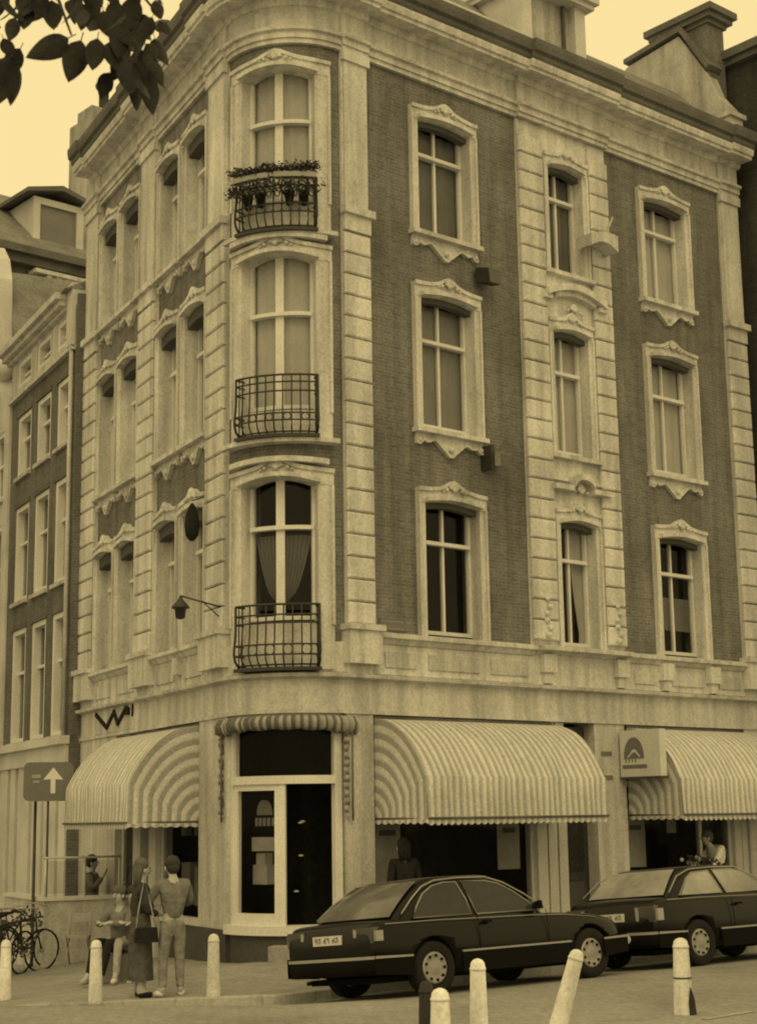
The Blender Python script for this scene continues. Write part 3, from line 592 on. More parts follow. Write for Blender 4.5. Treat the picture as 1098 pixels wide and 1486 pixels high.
def poster(fr, u0, u1, z0, z1, y, label):
    p = MB().box(fr, u0, u1, y, y + .006, Z(z0), Z(z1)).build('poster', 'poster', None, fr.M, label=label, cat='poster')
    MB().box(fr, u0 + .12, u1 - .1, y - .004, y, Z(z1) - .38, Z(z1) - .30).build('poster_print', 'poster_ink', p, fr.M)
    MB().band(fr, lin(u0 + .08, u1 - .1, 8), lambda u: Z(z0) + .12, lambda u: Z(z0) + .3 + .06 * math.sin(u * 17), y - .004, y).build('poster_print', 'curtain_mid', p, fr.M)
poster(FR, 2.12, 2.66, -.95, .15, .2, 'pale poster hanging beside the white corner pier in the long shop window')
poster(FR, 4.72, 5.22, -.80, .15, .2, 'pale poster hanging near the timber posts of the long shop window')
poster(FR, 7.80, 8.32, -.86, .15, .2, 'pale poster in the shop window beside the projecting sign')
poster(FR, 9.10, 9.35, -.3, .35, .35, 'narrow pale notice in the shop window behind the flowers')
for k, u0 in enumerate((2.8, 3.4, 4.0)): 
    mb = MB(); mb.box(FL, u0, u0 + .42, .35, .6, Z(-1.3), Z(-.75 + .1 * (u0 - 2.8))); mb.box(FL, u0 + .08, u0 + .3, .3, .4, Z(-.2), Z(.1)); mb.build('window_display', 'curtain_dim', None, FL.M, label=('dim pile of goods in the side street shop window next to the corner pier', 'dim pile of goods in the middle of the side street shop window', 'dim tallest pile of goods in the side street shop window by the timber post')[k], cat='display', group='goods in the left street shop window')
# ---------------------------------------------------------------- awnings
def awning(fr, u0, u1, label, zt=1.50, zb=.0, out=1.2):
    t = thing('awning', wpt(fr, (u0 + u1) / 2, 0, Z(zb)), label, 'awning', 'striped shop awnings')
    A_ = math.radians(57); prof = [(out * .95 * math.sin(a) / math.sin(A_), zb + .62 + (zt - zb - .62) * (math.cos(a) - math.cos(A_)) / (1 - math.cos(A_))) for a in lin(0, A_, 10)] + [(out * .96, zb + .61), (out * .965, zb + .3), (out * .975, zb)]
    us = lin(u0, u1, int((u1 - u0) / .12)); ac = [0]
    for a, b in zip(prof, prof[1:]): ac.append(ac[-1] + math.hypot(a[0] - b[0], a[1] - b[1]))
    c = MB(); sag = lambda u, i: (.016 * math.sin(u * 5.9 + i * .35) + .011 * math.sin(u * 14.3 - i * .8) + .006 * random.uniform(-1, 1)) * min(1, i / 3)
    c.sheet([[fr.P(u, -o + sag(u, i), Z(z)) for u in us] for i, (o, z) in enumerate(prof)], [[(u, ac[i]) for u in us] for i in range(len(prof))]); c.build('canopy', 'awning_cloth', t, fr.M)
    for ue in (u0, u1):
        e = MB(); ks = lin(0, 1, 8); e.sheet([[fr.P(ue, -o * k, Z(zb + (z - zb) * k)) for (o, z) in prof] for k in ks], [[(k * out, i * .1) for i in range(len(prof))] for k in ks], False); e.build('end_panel', 'awning_side', t, fr.M)
    v = MB(); uv_ = lin(u0, u1, int((u1 - u0) / .033)); sc_ = lambda u: zb - .05 - .035 * abs(math.sin((u - u0) / .132 * math.pi))
    v.sheet([[fr.P(u, -out * .975, Z(zb)) for u in uv_], [fr.P(u, -out * .975 - .004, Z(sc_(u))) for u in uv_]], [[(u, 0) for u in uv_], [(u, .1) for u in uv_]])
    os_ = lin(0, out, 36)
    v.sheet([[fr.P(u0 - .003, -o, Z(zb)) for o in os_], [fr.P(u0 - .005, -o, Z(zb - .035 - .03 * abs(math.sin(o / .16 * math.pi)))) for o in os_]], [[(o, 0) for o in os_], [(o, .1) for o in os_]])
    v.build('valance', 'awning_cloth', t, fr.M)
    MB().tube([fr.P(u0, 0, Z(zb + .02)), fr.P(u0 + .01, -out + .01, Z(zb + .02)), fr.P(u1 - .01, -out + .01, Z(zb + .02)), fr.P(u1, 0, Z(zb + .02))], .018).build('frame_bar', 'gutter', t, fr.M)
    MB().tube([fr.P(u0, .0, Z(zt) + .02), fr.P(u1, 0, Z(zt) + .02)], .03).build('top_bar', 'gutter', t, fr.M)
    return t
awning(FR, 1.99, 5.84, 'striped barrel awning over the long shop window between the corner entrance and the door')
awning(FR, 7.70, 11.2, 'striped barrel awning beside the projecting box sign')
awning(FL, 2.64, 6.05, 'striped barrel awning over the side street shop window, its end panel showing')
# folded awning round the corner entrance
t = thing('awning', wpt(FC, ARC / 2, 0, Z(1.3)), 'folded striped awning gathered round the top and sides of the corner entrance', 'awning', 'striped shop awnings')
c = MB(); us = lin(-.16, 2.18, 120)
rows = []
for i, (o, z) in enumerate(((.03, 1.53), (.11, 1.51), (.16, 1.45), (.14, 1.38), (.08, 1.33), (.04, 1.38))):
    rows.append([FC.P(u, -o - (.022 * math.sin(u * 39) + .02 * math.sin(u * 57 + 2)) * (i > 0), Z(z) - .05 * (1 if u < .25 or u > 1.8 else .4) * abs(math.sin(u * 9 + i)) * (i > 2) - .10 * (1 - math.cos((u - 1.02) * 1.5)) * (i > 1) * .35) for u in us])
c.sheet(rows, [[(u, i * .1) for u in us] for i in range(6)]); c.build('canopy', 'awning_folded', t, FC.M)
for s, fr in ((-.16, FC), (2.02, FC)):
    c = MB(); zz = lin(1.3, .05, 24); c.sheet([[fr.P(s + dx + .012 * math.sin(z * 31), -.05 - dy - .02 * math.sin(z * 23 + dx * 40), Z(z)) for dx, dy in ((-.035, 0), (-.025, .04), (.012, .05), (.035, .0))] for z in zz], [[(z, k) for k in range(4)] for z in zz]); c.build('side_fold', 'awning_folded', t, fr.M)
    MB().tube([fr.P(s + .08, -.1, Z(1.35)), fr.P(s + .08, -.09, Z(.0))], .016).build('folded_arm', 'gutter', t, fr.M)
# ---------------------------------------------------------------- balcony railings
def railing(zt, zb, rails, ornate=False, s0=.47, s1=1.57, out=.24):
    r = MB().box(FC, s0 - .02, s1 + .02, -out - .02, -.05, zb - .05, zb).build('balcony_railing', 'iron', B, FC.M)
    belly = lambda z: out + .035 * math.exp(-((z - (zb + .22)) / .2) ** 2) - .10 * max(0, 1 - (z - zb) / .12)
    for z in rails:
        p = [FC.P(s0, -.05, z)] + [FC.P(s, -belly(z), z) for s in lin(s0, s1, 16)] + [FC.P(s1, -.05, z)]
        MB().tube(p, (.014 if z != zt else .018), 5).build('rail', 'iron', r, FC.M)
    n = 10
    for i in range(n + 1):
        s = s0 + (s1 - s0) * i / n; MB().tube([FC.P(s, -belly(z), z) for z in lin(zb, zt, 9)], (.0125 if 0 < i < n else .02), 5).build('bar', 'iron', r, FC.M)
    for s in (s0, s1):
        for o in (.10, .17): MB().tube([FC.P(s, -o, zb), FC.P(s, -o, zt)], .010, 5).build('bar', 'iron', r, FC.M)
    mid = (rails[-2] + rails[-3]) / 2; rr_ = abs(rails[-2] - rails[-3]) / 2
    for i in range(0, n, 2 if not ornate else 1):
        s = s0 + (s1 - s0) * (i + .5) / n
        MB().tube([FC.P(s + math.cos(a) * rr_ * .8, -belly(mid), mid + math.sin(a) * rr_) for a in lin(0, 2 * math.pi, 12)[:-1]], .008, 4, True).build('ring', 'iron', r, FC.M)
    if ornate:
        for i in range(n):
            s = s0 + (s1 - s0) * (i + .5) / n; z = rails[1] - .12
            MB().tube([FC.P(s + math.cos(a) * .05 * (1 - a / 14), -belly(z), z + math.sin(a) * .09 * (1 - a / 14)) for a in lin(0, 9, 16)], .010, 4).build('scroll', 'iron', r, FC.M)
    return r
railing(Z(3.14), Z(2.22), [Z(3.14), Z(2.99), Z(2.87), Z(2.55), Z(2.40), Z(2.26)]); railing(Z(6.63), Z(5.72), [Z(6.63), Z(6.52), Z(6.38), Z(6.03), Z(5.92), Z(5.76)]); railing(Z(9.80), Z(8.98), [Z(9.80), Z(9.66), Z(9.36), Z(9.22), Z(9.02)], True)
def leaf_clump(mb, c, r, n, s):
    for i in range(n):
        d = Vector((random.gauss(0, 1), random.gauss(0, 1), random.gauss(0, .7))); d = d.normalized() * r * random.random() ** .5; p = Vector(c) + d
        a = Vector((random.gauss(0, 1), random.gauss(0, 1), random.gauss(0, 1))).normalized() * s; b_ = a.cross(Vector((random.gauss(0, 1), random.gauss(0, 1), random.gauss(0, 1)))).normalized() * s * .5
        b = len(mb.v); mb.v += [tuple(p - a), tuple(p + b_), tuple(p + a), tuple(p - b_)]; mb.q([b, b + 1, b + 2, b + 3])
for k, (a, b) in enumerate(((.50, .98), (1.06, 1.54))):
    t = thing('flower_box', wpt(FC, (a + b) / 2, -.2, Z(9.7)), ('pale flower box with trailing plants on the top balcony, beside the street lamp side', 'pale flower box with low bushy plants on the top balcony, beside the brick strip')[k], 'flower box', 'flower boxes on the top balcony')
    MB().box(FC, a, b, -.40, -.28, Z(9.74), Z(9.82)).build('box', 'curtain_mid', t, FC.M)
    f = MB()
    for s in lin(a, b, 9): leaf_clump(f, FC.P(s, -.33 - .03 * random.random(), Z(9.86 + .08 * random.random())), .11, 60, .03)
    for s in lin(a, b, 6): leaf_clump(f, FC.P(s, -.40, Z(9.60)), .14, 55, .032)
    f.build('foliage', 'plant', t, FC.M, kind='stuff')
for k, s in enumerate((.62, .82, 1.22, 1.42)):
    p = MB(); p.lathe([(.05, 0), (.085, .2), (.09, .22), (.02, .22)], (0, 0, 0), 10)
    t = p.build('flower_pot', 'cloth_black', None, FC.M @ Matrix.Translation(FC.P(s, -.17, Z(9.36))), label=('black flower pot under the end of the flower box above the side street', 'black flower pot under the flower box just before the gap, side street side', 'black flower pot under the flower box just past the gap, quay side', 'black flower pot under the flower box end beside the brick strip')[k], cat='flower pot', group='black flower pots on the top balcony')
# ---------------------------------------------------------------- signs and lamps on the corner building
def strip(pts, wdt): # ribbon polygon along points in (u,z)
    mb = MB()
    for (a, b) in zip(pts, pts[1:]):
        d = Vector((b[0] - a[0], b[1] - a[1])).normalized(); n = Vector((-d.y, d.x)) * wdt / 2; e = d * wdt * .3
        q = [(a[0] - e.x + n.x, a[1] - e.y + n.y), (b[0] + e.x + n.x, b[1] + e.y + n.y), (b[0] + e.x - n.x, b[1] + e.y - n.y), (a[0] - e.x - n.x, a[1] - e.y - n.y)]
        yy = -.075 - .0015 * len(mb.v) / 8
        mb.prism([FL.P(u, yy, z) for u, z in q], [FL.P(u, -.04, z) for u, z in q])
    return mb
sg = MB().box(FL, 5.80, 8.03, -.045, -.03, 3.56, 4.02).build('fascia_sign', 'stone_dull', None, FL.M, label='shop sign with dark slanting handwritten letters on the side street fascia', cat='sign')
strip([(7.95, 3.93), (7.29, 3.66), (6.87, 3.92), (6.64, 3.69), (6.19, 3.94), (6.02, 3.90)], .075).build('lettering', 'cloth_black', sg, FL.M)
strip([(6.30, 3.86), (6.02, 3.84)], .06).build('lettering', 'cloth_black', sg, FL.M); strip([(5.83, 3.98), (5.83, 3.78)], .035).build('lettering', 'cloth_black', sg, FL.M)
FS = Frame(FR.M @ Matrix.Translation((7.44, 0, 0)), lambda u, y, z: (y, -u, z))    # face of the projecting sign: u outward from the wall, y = thickness
t = thing('box_sign', wpt(FR, 7.5, -.5, Z(.64)), 'pale square box sign with a dark domed emblem projecting from the shop pier', 'sign')
MB().box(FS, .08, .95, 0, .16, Z(.66), Z(1.44)).build('sign_panel', 'sign_box', t, FS.M)
MB().box(FS, .07, .96, -.01, .17, Z(.62), Z(.66)).build('sign_edge', 'plinth', t, FS.M); MB().box(FS, .0, .08, .05, .11, Z(1.0), Z(1.1)).build('sign_bracket', 'iron', t, FS.M)
em = MB(); us = lin(.17, .60, 16); em.band(FS, us, lambda u: Z(.96), lambda u: Z(.99) + .33 * math.sqrt(max(0, 1 - ((u - .385) / .22) ** 2)), -.008, .0); em.build('emblem', 'emblem', t, FS.M)
em = MB(); em.band(FS, lin(.25, .52, 8), lambda u: Z(1.02) + .05 * math.sin(u * 20), lambda u: Z(1.06) + .06 * math.sin(u * 20), -.013, -.008); em.build('emblem', 'sign_box', t, FS.M)
em = MB().box(FS, .13, .66, -.008, 0, Z(.80), Z(.86)); [em.box(FS, .2 + .07 * i, .22 + .07 * i, -.008, 0, Z(.9), Z(.95)) for i in range(4)]; em.build('emblem', 'emblem', t, FS.M)
t = MB().box(FR, 2.13, 2.64, -.02, 0, Z(2.85), Z(3.02)).build('street_name_plate', 'sign_dark', None, FR.M, label='small dark street name plate low on the brick beside the corner pilaster', cat='sign')
MB().box(FR, 2.16, 2.61, -.024, -.02, Z(2.875), Z(2.885)).box(FR, 2.16, 2.61, -.024, -.02, Z(2.985), Z(2.995)).build('plate_border', 'curtain_mid', t, FR.M)
def floodlight(u, z, label, m, s=1.):
    t = thing('wall_floodlight', wpt(FR, u, 0, z), label, 'floodlight', 'floodlights on the brick wall')
    MB().tube([FR.P(u - .1, 0, z + .05), FR.P(u - .1, -.16, z + .05), FR.P(u, -.2, z)], .02).build('bracket', 'iron', t, FR.M)
    MB().prism([FR.P(u + a * s, -.08, z + b * s) for a, b in ((-.15, -.1), (.15, -.1), (.15, .12), (-.15, .12))], [FR.P(u + a * s, -.36, z + b * s) for a, b in ((-.11, -.16), (.11, -.16), (.13, .06), (-.13, .06))]).build('housing', m, t, FR.M)
    MB().prism([FR.P(u + a * s, -.363, z + b * s) for a, b in ((-.10, -.15), (.10, -.15), (.12, .05), (-.12, .05))], [FR.P(u + a * s, -.37, z + b * s) for a, b in ((-.10, -.15), (.10, -.15), (.12, .05), (-.12, .05))]).build('lens', 'lamp_glass', t, FR.M)
floodlight(4.47, Z(8.95), 'dark floodlight below the top sill of the brick bay', 'iron', 1.15); floodlight(4.60, Z(5.82), 'pale floodlight with a dark bracket below the middle sill of the brick bay', 'render_wall')
MB().box(FR, 4.38, 4.46, -.25, 0, Z(5.62), Z(6.02)).build('floodlight_bracket', 'iron', [o for o in bpy.data.objects if o.name.startswith('wall_floodlight')][-1], FR.M)
t = thing('wall_canopy', wpt(FR, 7.3, 0, Z(10.0)), 'small pale curved canopy jutting from the stone bay beside the top window', 'canopy')
MB().band(FR, lin(6.85, 7.55, 12), lambda u: Z(9.98) + .12 * math.sin((u - 6.85) / .7 * math.pi), lambda u: Z(10.20) + .10 * math.sin((u - 6.85) / .7 * math.pi * .7), -.45, -.06).build('shell', 'stone', t, FR.M)
MB().tube([FR.P(7.35, -.3, Z(10.25)), FR.P(7.45, -.34, Z(10.5)), FR.P(7.6, -.3, Z(10.7))], .02).build('rod', 'stone_dull', t, FR.M)
def lantern(p, arm0, label):
    t = thing('wall_lantern', arm0, label, 'lantern'); I = Matrix()
    MB().tube([arm0, p + Vector((0, 0, .22))], .014, 6).tube([arm0 - Vector((0, 0, .2)), (arm0 + p) / 2 + Vector((0, 0, .12))], .010, 6).build('arm', 'iron', t, I)
    MB().lathe([(.02, .22), (.03, .18), (.13, .06), (.14, .03), (.09, .02), (.07, -.12), (.02, -.14)], p, 10).build('lamp', 'iron', t, I)
    return t
lantern(wpt(FL, 1.62, -.72, Z(3.16)), wpt(FL, 1.55, -.05, Z(3.22)), 'small dark lantern on a thin iron arm beside the corner pilaster')
a0 = wpt(FL, 2.32, -.06, Z(5.1)); t = thing('hanging_lantern', a0, 'dark rounded lantern hanging in front of a side street first floor window', 'lantern')
p = wpt(FL, 2.28, -.30, Z(4.6)); MB().tube([a0, p + Vector((0, 0, .4))], .012).build('arm', 'iron', t, Matrix()); MB().lathe([(.02, .36), (.06, .3), (.10, .18), (.12, 0), (.10, -.16), (.04, -.24)], p, 12).build('lamp', 'cloth_black', t, Matrix())
# ---------------------------------------------------------------- neighbouring houses
def simple_window(fr, parent, u0, u1, z0, z1, y, dep=.16, bar=.5, m='paint', sill=True, curtain='curtain_mid', lintel=True):
    w = MB(); w.box(fr, u0, u0 + .13, y + .02, y + dep + .05, z0, z1); w.box(fr, u1 - .13, u1, y + .02, y + dep + .05, z0, z1); w.box(fr, u0 + .13, u1 - .13, y + .02, y + dep + .05, z1 - .11, z1); w.box(fr, u0 + .13, u1 - .13, y + .02, y + dep + .05, z0, z0 + .09)
    zt = z0 + (z1 - z0) * bar; w.box(fr, u0 + .13, u1 - .13, y + dep - .06, y + dep + .04, zt - .03, zt + .03); o = w.build('window', m, parent, fr.M)
    MB().box(fr, u0 + .12, u1 - .12, y + dep, y + dep + .006, z0 + .08, zt - .028).build('pane', 'glass', o, fr.M); MB().box(fr, u0 + .12, u1 - .12, y + dep, y + dep + .006, zt + .028, z1 - .1).build('pane', 'glass', o, fr.M)
    if curtain: cloth_sheet(fr, u0 + .1, u1 - .1, z0 + .05, z1 - .05, y + dep + .09, .01, 4).build('curtain', curtain, o, fr.M)
    if sill: MB().box(fr, u0 - .05, u1 + .05, y - .07, y + .05, z0 - .08, z0).build('sill', 'stone_dull', o, fr.M)
    return o
N = thing('brick_house', wpt(FL, 11.6, -.25, -.4), 'narrow dark brick house with white framed sash windows along the side street', 'building', 'neighbouring houses')
NU = ((9.36, 10.40), (10.86, 11.96), (12.42, 13.56)); ops = []
for a, b in NU:
    for z0, z1 in ((7.55, 8.95), (4.75, 6.87), (1.72, 4.15)): ops.append((a, b, Z(z0), Z(z1)))
mb = MB(); cells(FL, mb, 9.10, 14.1, Z(1.2), Z(9.4), -.25, .1, ops); mb.build('brick_wall', 'brick_dark', N, FL.M)
for i, (a, b, z0, z1) in enumerate(ops):
    simple_window(FL, N, a, b, z0, z1, -.25, .17, .62, 'paint', True, None if i % 3 == 2 else 'curtain_dim')
    MB().box(FL, a - .06, b + .06, -.27, -.2, z1, z1 + .09).build('lintel', 'brick_dark', N, FL.M)
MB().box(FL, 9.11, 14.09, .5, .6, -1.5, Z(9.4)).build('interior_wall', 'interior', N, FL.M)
mb = MB(); cells(FL, mb, 9.10, 14.1, Z(9.4), Z(10.28), -.28, .1, [(a, b, Z(9.62), Z(10.22)) for a, b in NU]); mb.build('frieze', 'stone_dull', N, FL.M)
for a, b in NU: simple_window(FL, N, a, b, Z(9.62), Z(10.22), -.28, .18, .5, 'paint', False, None)
mb = MB(); mb.box(FL, 9.55, 14.2, -.38, .1, Z(10.28), Z(10.36)); mb.box(FL, 9.5, 14.22, -.50, .1, Z(10.36), Z(10.48)); mb.box(FL, 9.46, 14.24, -.60, .1, Z(10.48), Z(10.62)); mb.build('cornice', 'stone_dull', N, FL.M)
MB().box(FL, 9.10, 9.46, -.36, .1, Z(9.45), Z(10.75)).build('end_pier', 'paint_old', N, FL.M)
mb = MB(); mb.box(FL, 9.12, 14.1, -.36, .1, Z(9.36), Z(9.42)); mb.build('string_course', 'stone_dull', N, FL.M)
mb = MB(); mb.prism([FL.P(9.1, y, z) for y, z in ((-.5, Z(10.6)), (3, Z(12.4)), (7, Z(10.6)))], [FL.P(14.1, y, z) for y, z in ((-.5, Z(10.6)), (3, Z(12.4)), (7, Z(10.6)))]); mb.build('roof', 'slate', N, FL.M)
mb = MB(); mb.box(FL, 9.0, 9.09, -.25, 0, -1, Z(10.5)); mb.build('return_wall', 'brick_dark', N, FL.M)
MB().tube([FL.P(9.2, -.32, Z(10.4)), FL.P(9.2, -.32, Z(5)), FL.P(9.2, -.32, Z(1.7))], .045, 8).build('drainpipe', 'stone_dull', N, FL.M)
mb = MB(); mb.box(FL, 9.0, 14.15, -.45, .1, Z(1.52), Z(1.68)); mb.box(FL, 9.05, 14.1, -.33, .1, Z(1.18), Z(1.52)); mb.build('shop_fascia', 'paint_old', N, FL.M)
for a, b in ((9.1, 9.55), (9.75, 10.6), (10.8, 11.5), (11.72, 12.6), (12.85, 13.25), (13.5, 14.1)): MB().box(FL, a, b, -.28, .2, -1.5, Z(1.18)).build('shop_pilaster', 'paint_old', N, FL.M)
for a, b in ((9.55, 9.75), (10.6, 10.8), (11.5, 11.72), (12.6, 12.85), (13.25, 13.5)): MB().box(FL, a, b, -.05, .0, -1.5, Z(1.18)).build('dark_pane', 'plinth', N, FL.M)
# pale house beyond, only its edge shows
N2 = thing('gabled_house', wpt(FL, 16.5, -.2, -.6), 'pale rendered house with a scrolled white gable beyond the brick house', 'building', 'neighbouring houses')
N2U = ((14.55, 15.6), (16.2, 17.2), (17.8, 18.8)); ops = [(a, b, Z(z0), Z(z1)) for a, b in N2U for z0, z1 in ((7.3, 8.9), (4.6, 6.7), (1.7, 3.8), (-1.0, 1.0))]
mb = MB(); cells(FL, mb, 14.14, 19.5, -1.6, Z(9.6), -.3, .1, ops); mb.build('wall', 'paint_old', N2, FL.M)
for o in ops: simple_window(FL, N2, *o, -.3, .17, .55, 'paint', True, 'curtain_mid')
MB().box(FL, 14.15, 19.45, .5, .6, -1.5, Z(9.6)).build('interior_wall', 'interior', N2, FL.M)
gp = [(14.14, 9.6), (14.5, 9.8), (15.3, 10.0), (15.5, 10.6), (15.75, 11.0), (15.9, 13.0), (16.2, 13.6), (16.8, 14.1), (17.4, 13.6), (18.0, 13.0), (18.3, 11.3), (19.5, 9.6)]
mb = MB(); mb.prism([FL.P(u, -.3, Z(z)) for u, z in gp], [FL.P(u, .1, Z(z)) for u, z in gp]); mb.ball(FL.P(15.4, -.2, Z(10.6)), .3, 10); mb.build('gable', 'paint_old', N2, FL.M)
MB().prism([FL.P(u, .1, Z(z)) for u, z in ((14.2, 9.6), (16.8, 13.5), (19.4, 9.6))], [FL.P(u, 8, Z(z)) for u, z in ((14.2, 9.6), (16.8, 13.5), (19.4, 9.6))]).build('roof', 'slate', N2, FL.M)
# house with a dormer rising behind the side street
OB = Vector((-8.55, 45.6, 0)); FB = Frame(Matrix.Translation(OB) @ Matrix.Rotation(math.atan2(dR.y, dR.x), 4, 'Z'), lambda u, y, z: (u, y, z))
N3 = thing('rear_house', OB, 'grey brick house with a white dormer rising behind the side street roofs', 'building', 'neighbouring houses')
ze = Z(16.05)
MB().box(FB, -14, 4, 0, 8, -3, ze).build('brick_wall', 'brick_grey', N3, FB.M)
mb = MB(); mb.box(FB, -14.2, 4.2, -.55, .3, ze, ze + .22); mb.box(FB, -14.1, 4.1, -.35, 0, ze - .25, ze); mb.build('eaves', 'gutter', N3, FB.M)
mb = MB(); pr = ((-.5, ze + .2), (3.2, ze + 3.2), (8, ze + 3.2), (8.2, ze + .2)); mb.prism([FB.P(-14.1, y, z) for y, z in pr], [FB.P(4.1, y, z) for y, z in pr]); mb.build('roof', 'slate', N3, FB.M)
mb = MB(); mb.box(FB, -1.62, -1.40, .3, .45, ze + .2, ze + 2.15); mb.box(FB, -.18, .05, .3, .45, ze + .2, ze + 2.15); mb.box(FB, -1.4, -.18, .3, .45, ze + .2, ze + .55); mb.box(FB, -1.4, -.18, .3, .45, ze + 1.95, ze + 2.15); mb.box(FB, -1.6, .03, .45, 3.4, ze + .2, ze + 2.15)
dm = mb.build('dormer', 'paint_old', N3, FB.M); MB().box(FB, -1.4, -.18, .36, .37, ze + .55, ze + 1.95).build('pane', 'glass', dm, FB.M); MB().box(FB, -1.4, -.18, .40, .41, ze + .55, ze + 1.95).build('blind', 'curtain_mid', dm, FB.M)
mb = MB(); pr = ((-1.95, ze + 2.15), (-.8, ze + 2.42), (.35, ze + 2.15), (.35, ze + 2.27), (-.8, ze + 2.58), (-1.95, ze + 2.27)); mb.prism([FB.P(u, .05, z) for u, z in pr], [FB.P(u, 3.6, z) for u, z in pr]); mb.build('dormer_roof', 'gutter', dm, FB.M)
mb = MB(); mb.box(FB, -1.7, 3.5, -.25, 0, ze - 1.3, ze - .5)
for i in range(9): mb.box(FB, -1.5 + .32 * i, -1.35 + .32 * i, -.4, -.25, ze - .62, ze - .46)
mb.box(FB, -1.9, 3.7, -.45, 0, ze - .46, ze - .34); mb.build('dentil_cornice', 'stone_dull', N3, FB.M)
mb = MB(); mb.prism([FB.P(u, -.3, z) for u, z in ((-2.2, ze - 1.9), (-1.6, ze - .5), (-1.2, ze - 1.9))], [FB.P(u, 0, z) for u, z in ((-2.2, ze - 1.9), (-1.6, ze - .5), (-1.2, ze - 1.9))]); mb.build('gable_scroll', 'stone_dull', N3, FB.M)
MB().box(FB, -5, -2.4, -.2, 0, ze - 2.2, ze - 1.9).box(FB, -5, -2.4, -.3, 0, ze - 1.4, ze - 1.3).build('string_course', 'stone_dull', N3, FB.M)
ch = MB().box(FB, 1.25, 2.25, 2.4, 3.4, ze, Z(22.2)).box(FB, 1.5, 2.25, 2.45, 3.35, Z(22.2), Z(22.75)).build('chimney', 'render_wall', N3, FB.M); pipe(FB, 2.02, 2.6, Z(22.75), Z(23.5), .16, ch)
# dark house that juts forward at the right end
N4 = thing('dark_house', wpt(FR, 14, 0, 0), 'tall dark brick house jutting forward past the right end of the corner house', 'building', 'neighbouring houses')
MB().box(FR, 12.1, 17, -1.5, 8, -.4, Z(15.2)).build('brick_wall', 'brick_black', N4, FR.M)
mb = MB(); mb.box(FR, 11.95, 17.2, -1.75, 8.2, Z(15.2), Z(15.32)); mb.box(FR, 11.85, 17.2, -1.9, 8.3, Z(15.32), Z(15.5)); mb.build('eaves', 'gutter', N4, FR.M)
MB().box(FR, 12.0, 17, -1.6, 8, Z(15.5), Z(15.53)).build('roof', 'lead', N4, FR.M)
for z0 in (2.5, 6, 9.5): simple_window(FR, N4, 13.2, 14.3, Z(z0), Z(z0 + 2.1), -1.68, .17, .6, 'paint', True, 'curtain_dim')
# ---------------------------------------------------------------- bollards
def at(px, py, yd):                    # ground helper: direction through a measured point of the place, at distance yd
    v = fw * 2338.1 + cx * (px - 549) - cy * (py - 743); v = v * (yd / v.y); return Vector((v.x, v.y, v.z + H))
def bollard(x, y, h, label, r=.088, tilt=(0, 0), m='post_white', bands=False):
    z = gz(x, y); Mw = Matrix.Translation((x, y, z - .03)) @ Matrix.Rotation(tilt[0], 4, 'X') @ Matrix.Rotation(tilt[1], 4, 'Y')
    t = link('bollard', None, None, Mw, label, 'bollard', 'slim bollards along the kerbs')
    rt = r * .78
    MB().lathe([(r * 1.02, 0), (r, .05), (rt, h - .10), (rt * .99, h - .09)], (0, 0, 0), 16).build('shaft', m, t, Mw)
    MB().lathe([(rt * 1.06, h - .095), (rt * 1.06, h - .075), (rt * .97, h - .07), (rt * .9, h - .035), (rt * .62, h - .01), (rt * .2, h + .002)], (0, 0, 0), 16).build('cap', m, t, Mw)
    if bands:
        MB().lathe([(r * .93, h * .49), (r * .935, h * .51)], (0, 0, 0), 16).build('band', 'iron', t, Mw)
    return t
bollard(-5.03, 22.1, .80, 'white bollard beside the parked bicycles'); bollard(-3.58, 20.65, .78, 'white bollard in front of the pale terrace wall'); bollard(-2.11, 20.5, .78, 'white bollard between the standing man and the corner entrance')
b = bollard(2.97, 16.75, .77, 'white bollard with a dark band and a torn sticker at its foot', .10, bands=True)
MB().prism([(.04, -.09, .02), (.11, -.05, .02), (.10, -.05, .18), (.06, -.085, .30), (.035, -.09, .15)], [(.045, -.10, .02), (.12, -.055, .02), (.105, -.056, .18), (.065, -.095, .30), (.04, -.10, .15)]).build('sticker', 'post_black', b, W[b.name])
bollard(.79, 14.3, .80, 'tall upright white bollard beside the shorter pale post', .085)
bollard(.43, 13.3, .66, 'short white bollard beside the black post', .095)
bollard(.33, 13.7, .68, 'black post beside the short white bollard', .075, m='post_black')
bollard(1.53, 15.3, .82, 'white bollard knocked far out of plumb beside the dark car', .088, (0, math.radians(17)))
bollard(1.03, 11.6, .555, 'low white bollard whose top just shows at the foot of the leaning one', .09); bollard(2.3, 11.4, .56, 'low white bollard on the near pavement before the stickered one', .05)
# ---------------------------------------------------------------- pale terrace wall with a wind screen on the side street
t = thing('terrace_wall', wpt(FL, 7, -.7, -.3), 'pale rendered terrace wall with a thin screen on top, beside the side street shop', 'wall')
MB().box(FL, 6.25, 6.45, -1.42, -.04, -.9, Z(-1.26)).box(FL, 6.45, 8.8, -1.42, -1.22, -.9, Z(-1.26)).build('block', 'stone_dull', t, FL.M); MB().box(FL, 6.2, 6.5, -1.47, -.04, Z(-1.26), Z(-1.20)).box(FL, 6.5, 8.85, -1.47, -1.18, Z(-1.26), Z(-1.20)).build('coping', 'paint_old', t, FL.M)
for o in (1.4, .72, .1): MB().tube([FL.P(6.3, -o, Z(-1.2)), FL.P(6.3, -o, Z(-.55))], .022, 6).build('screen_post', 'paint_old', t, FL.M)
MB().tube([FL.P(6.3, -1.44, Z(-.55)), FL.P(6.3, -.06, Z(-.55))], .022, 6).build('screen_rail', 'paint_old', t, FL.M)
MB().box(FL, 6.295, 6.305, -1.38, -.1, Z(-1.15), Z(-.6)).build('screen_pane', 'shop_glass', t, FL.M)
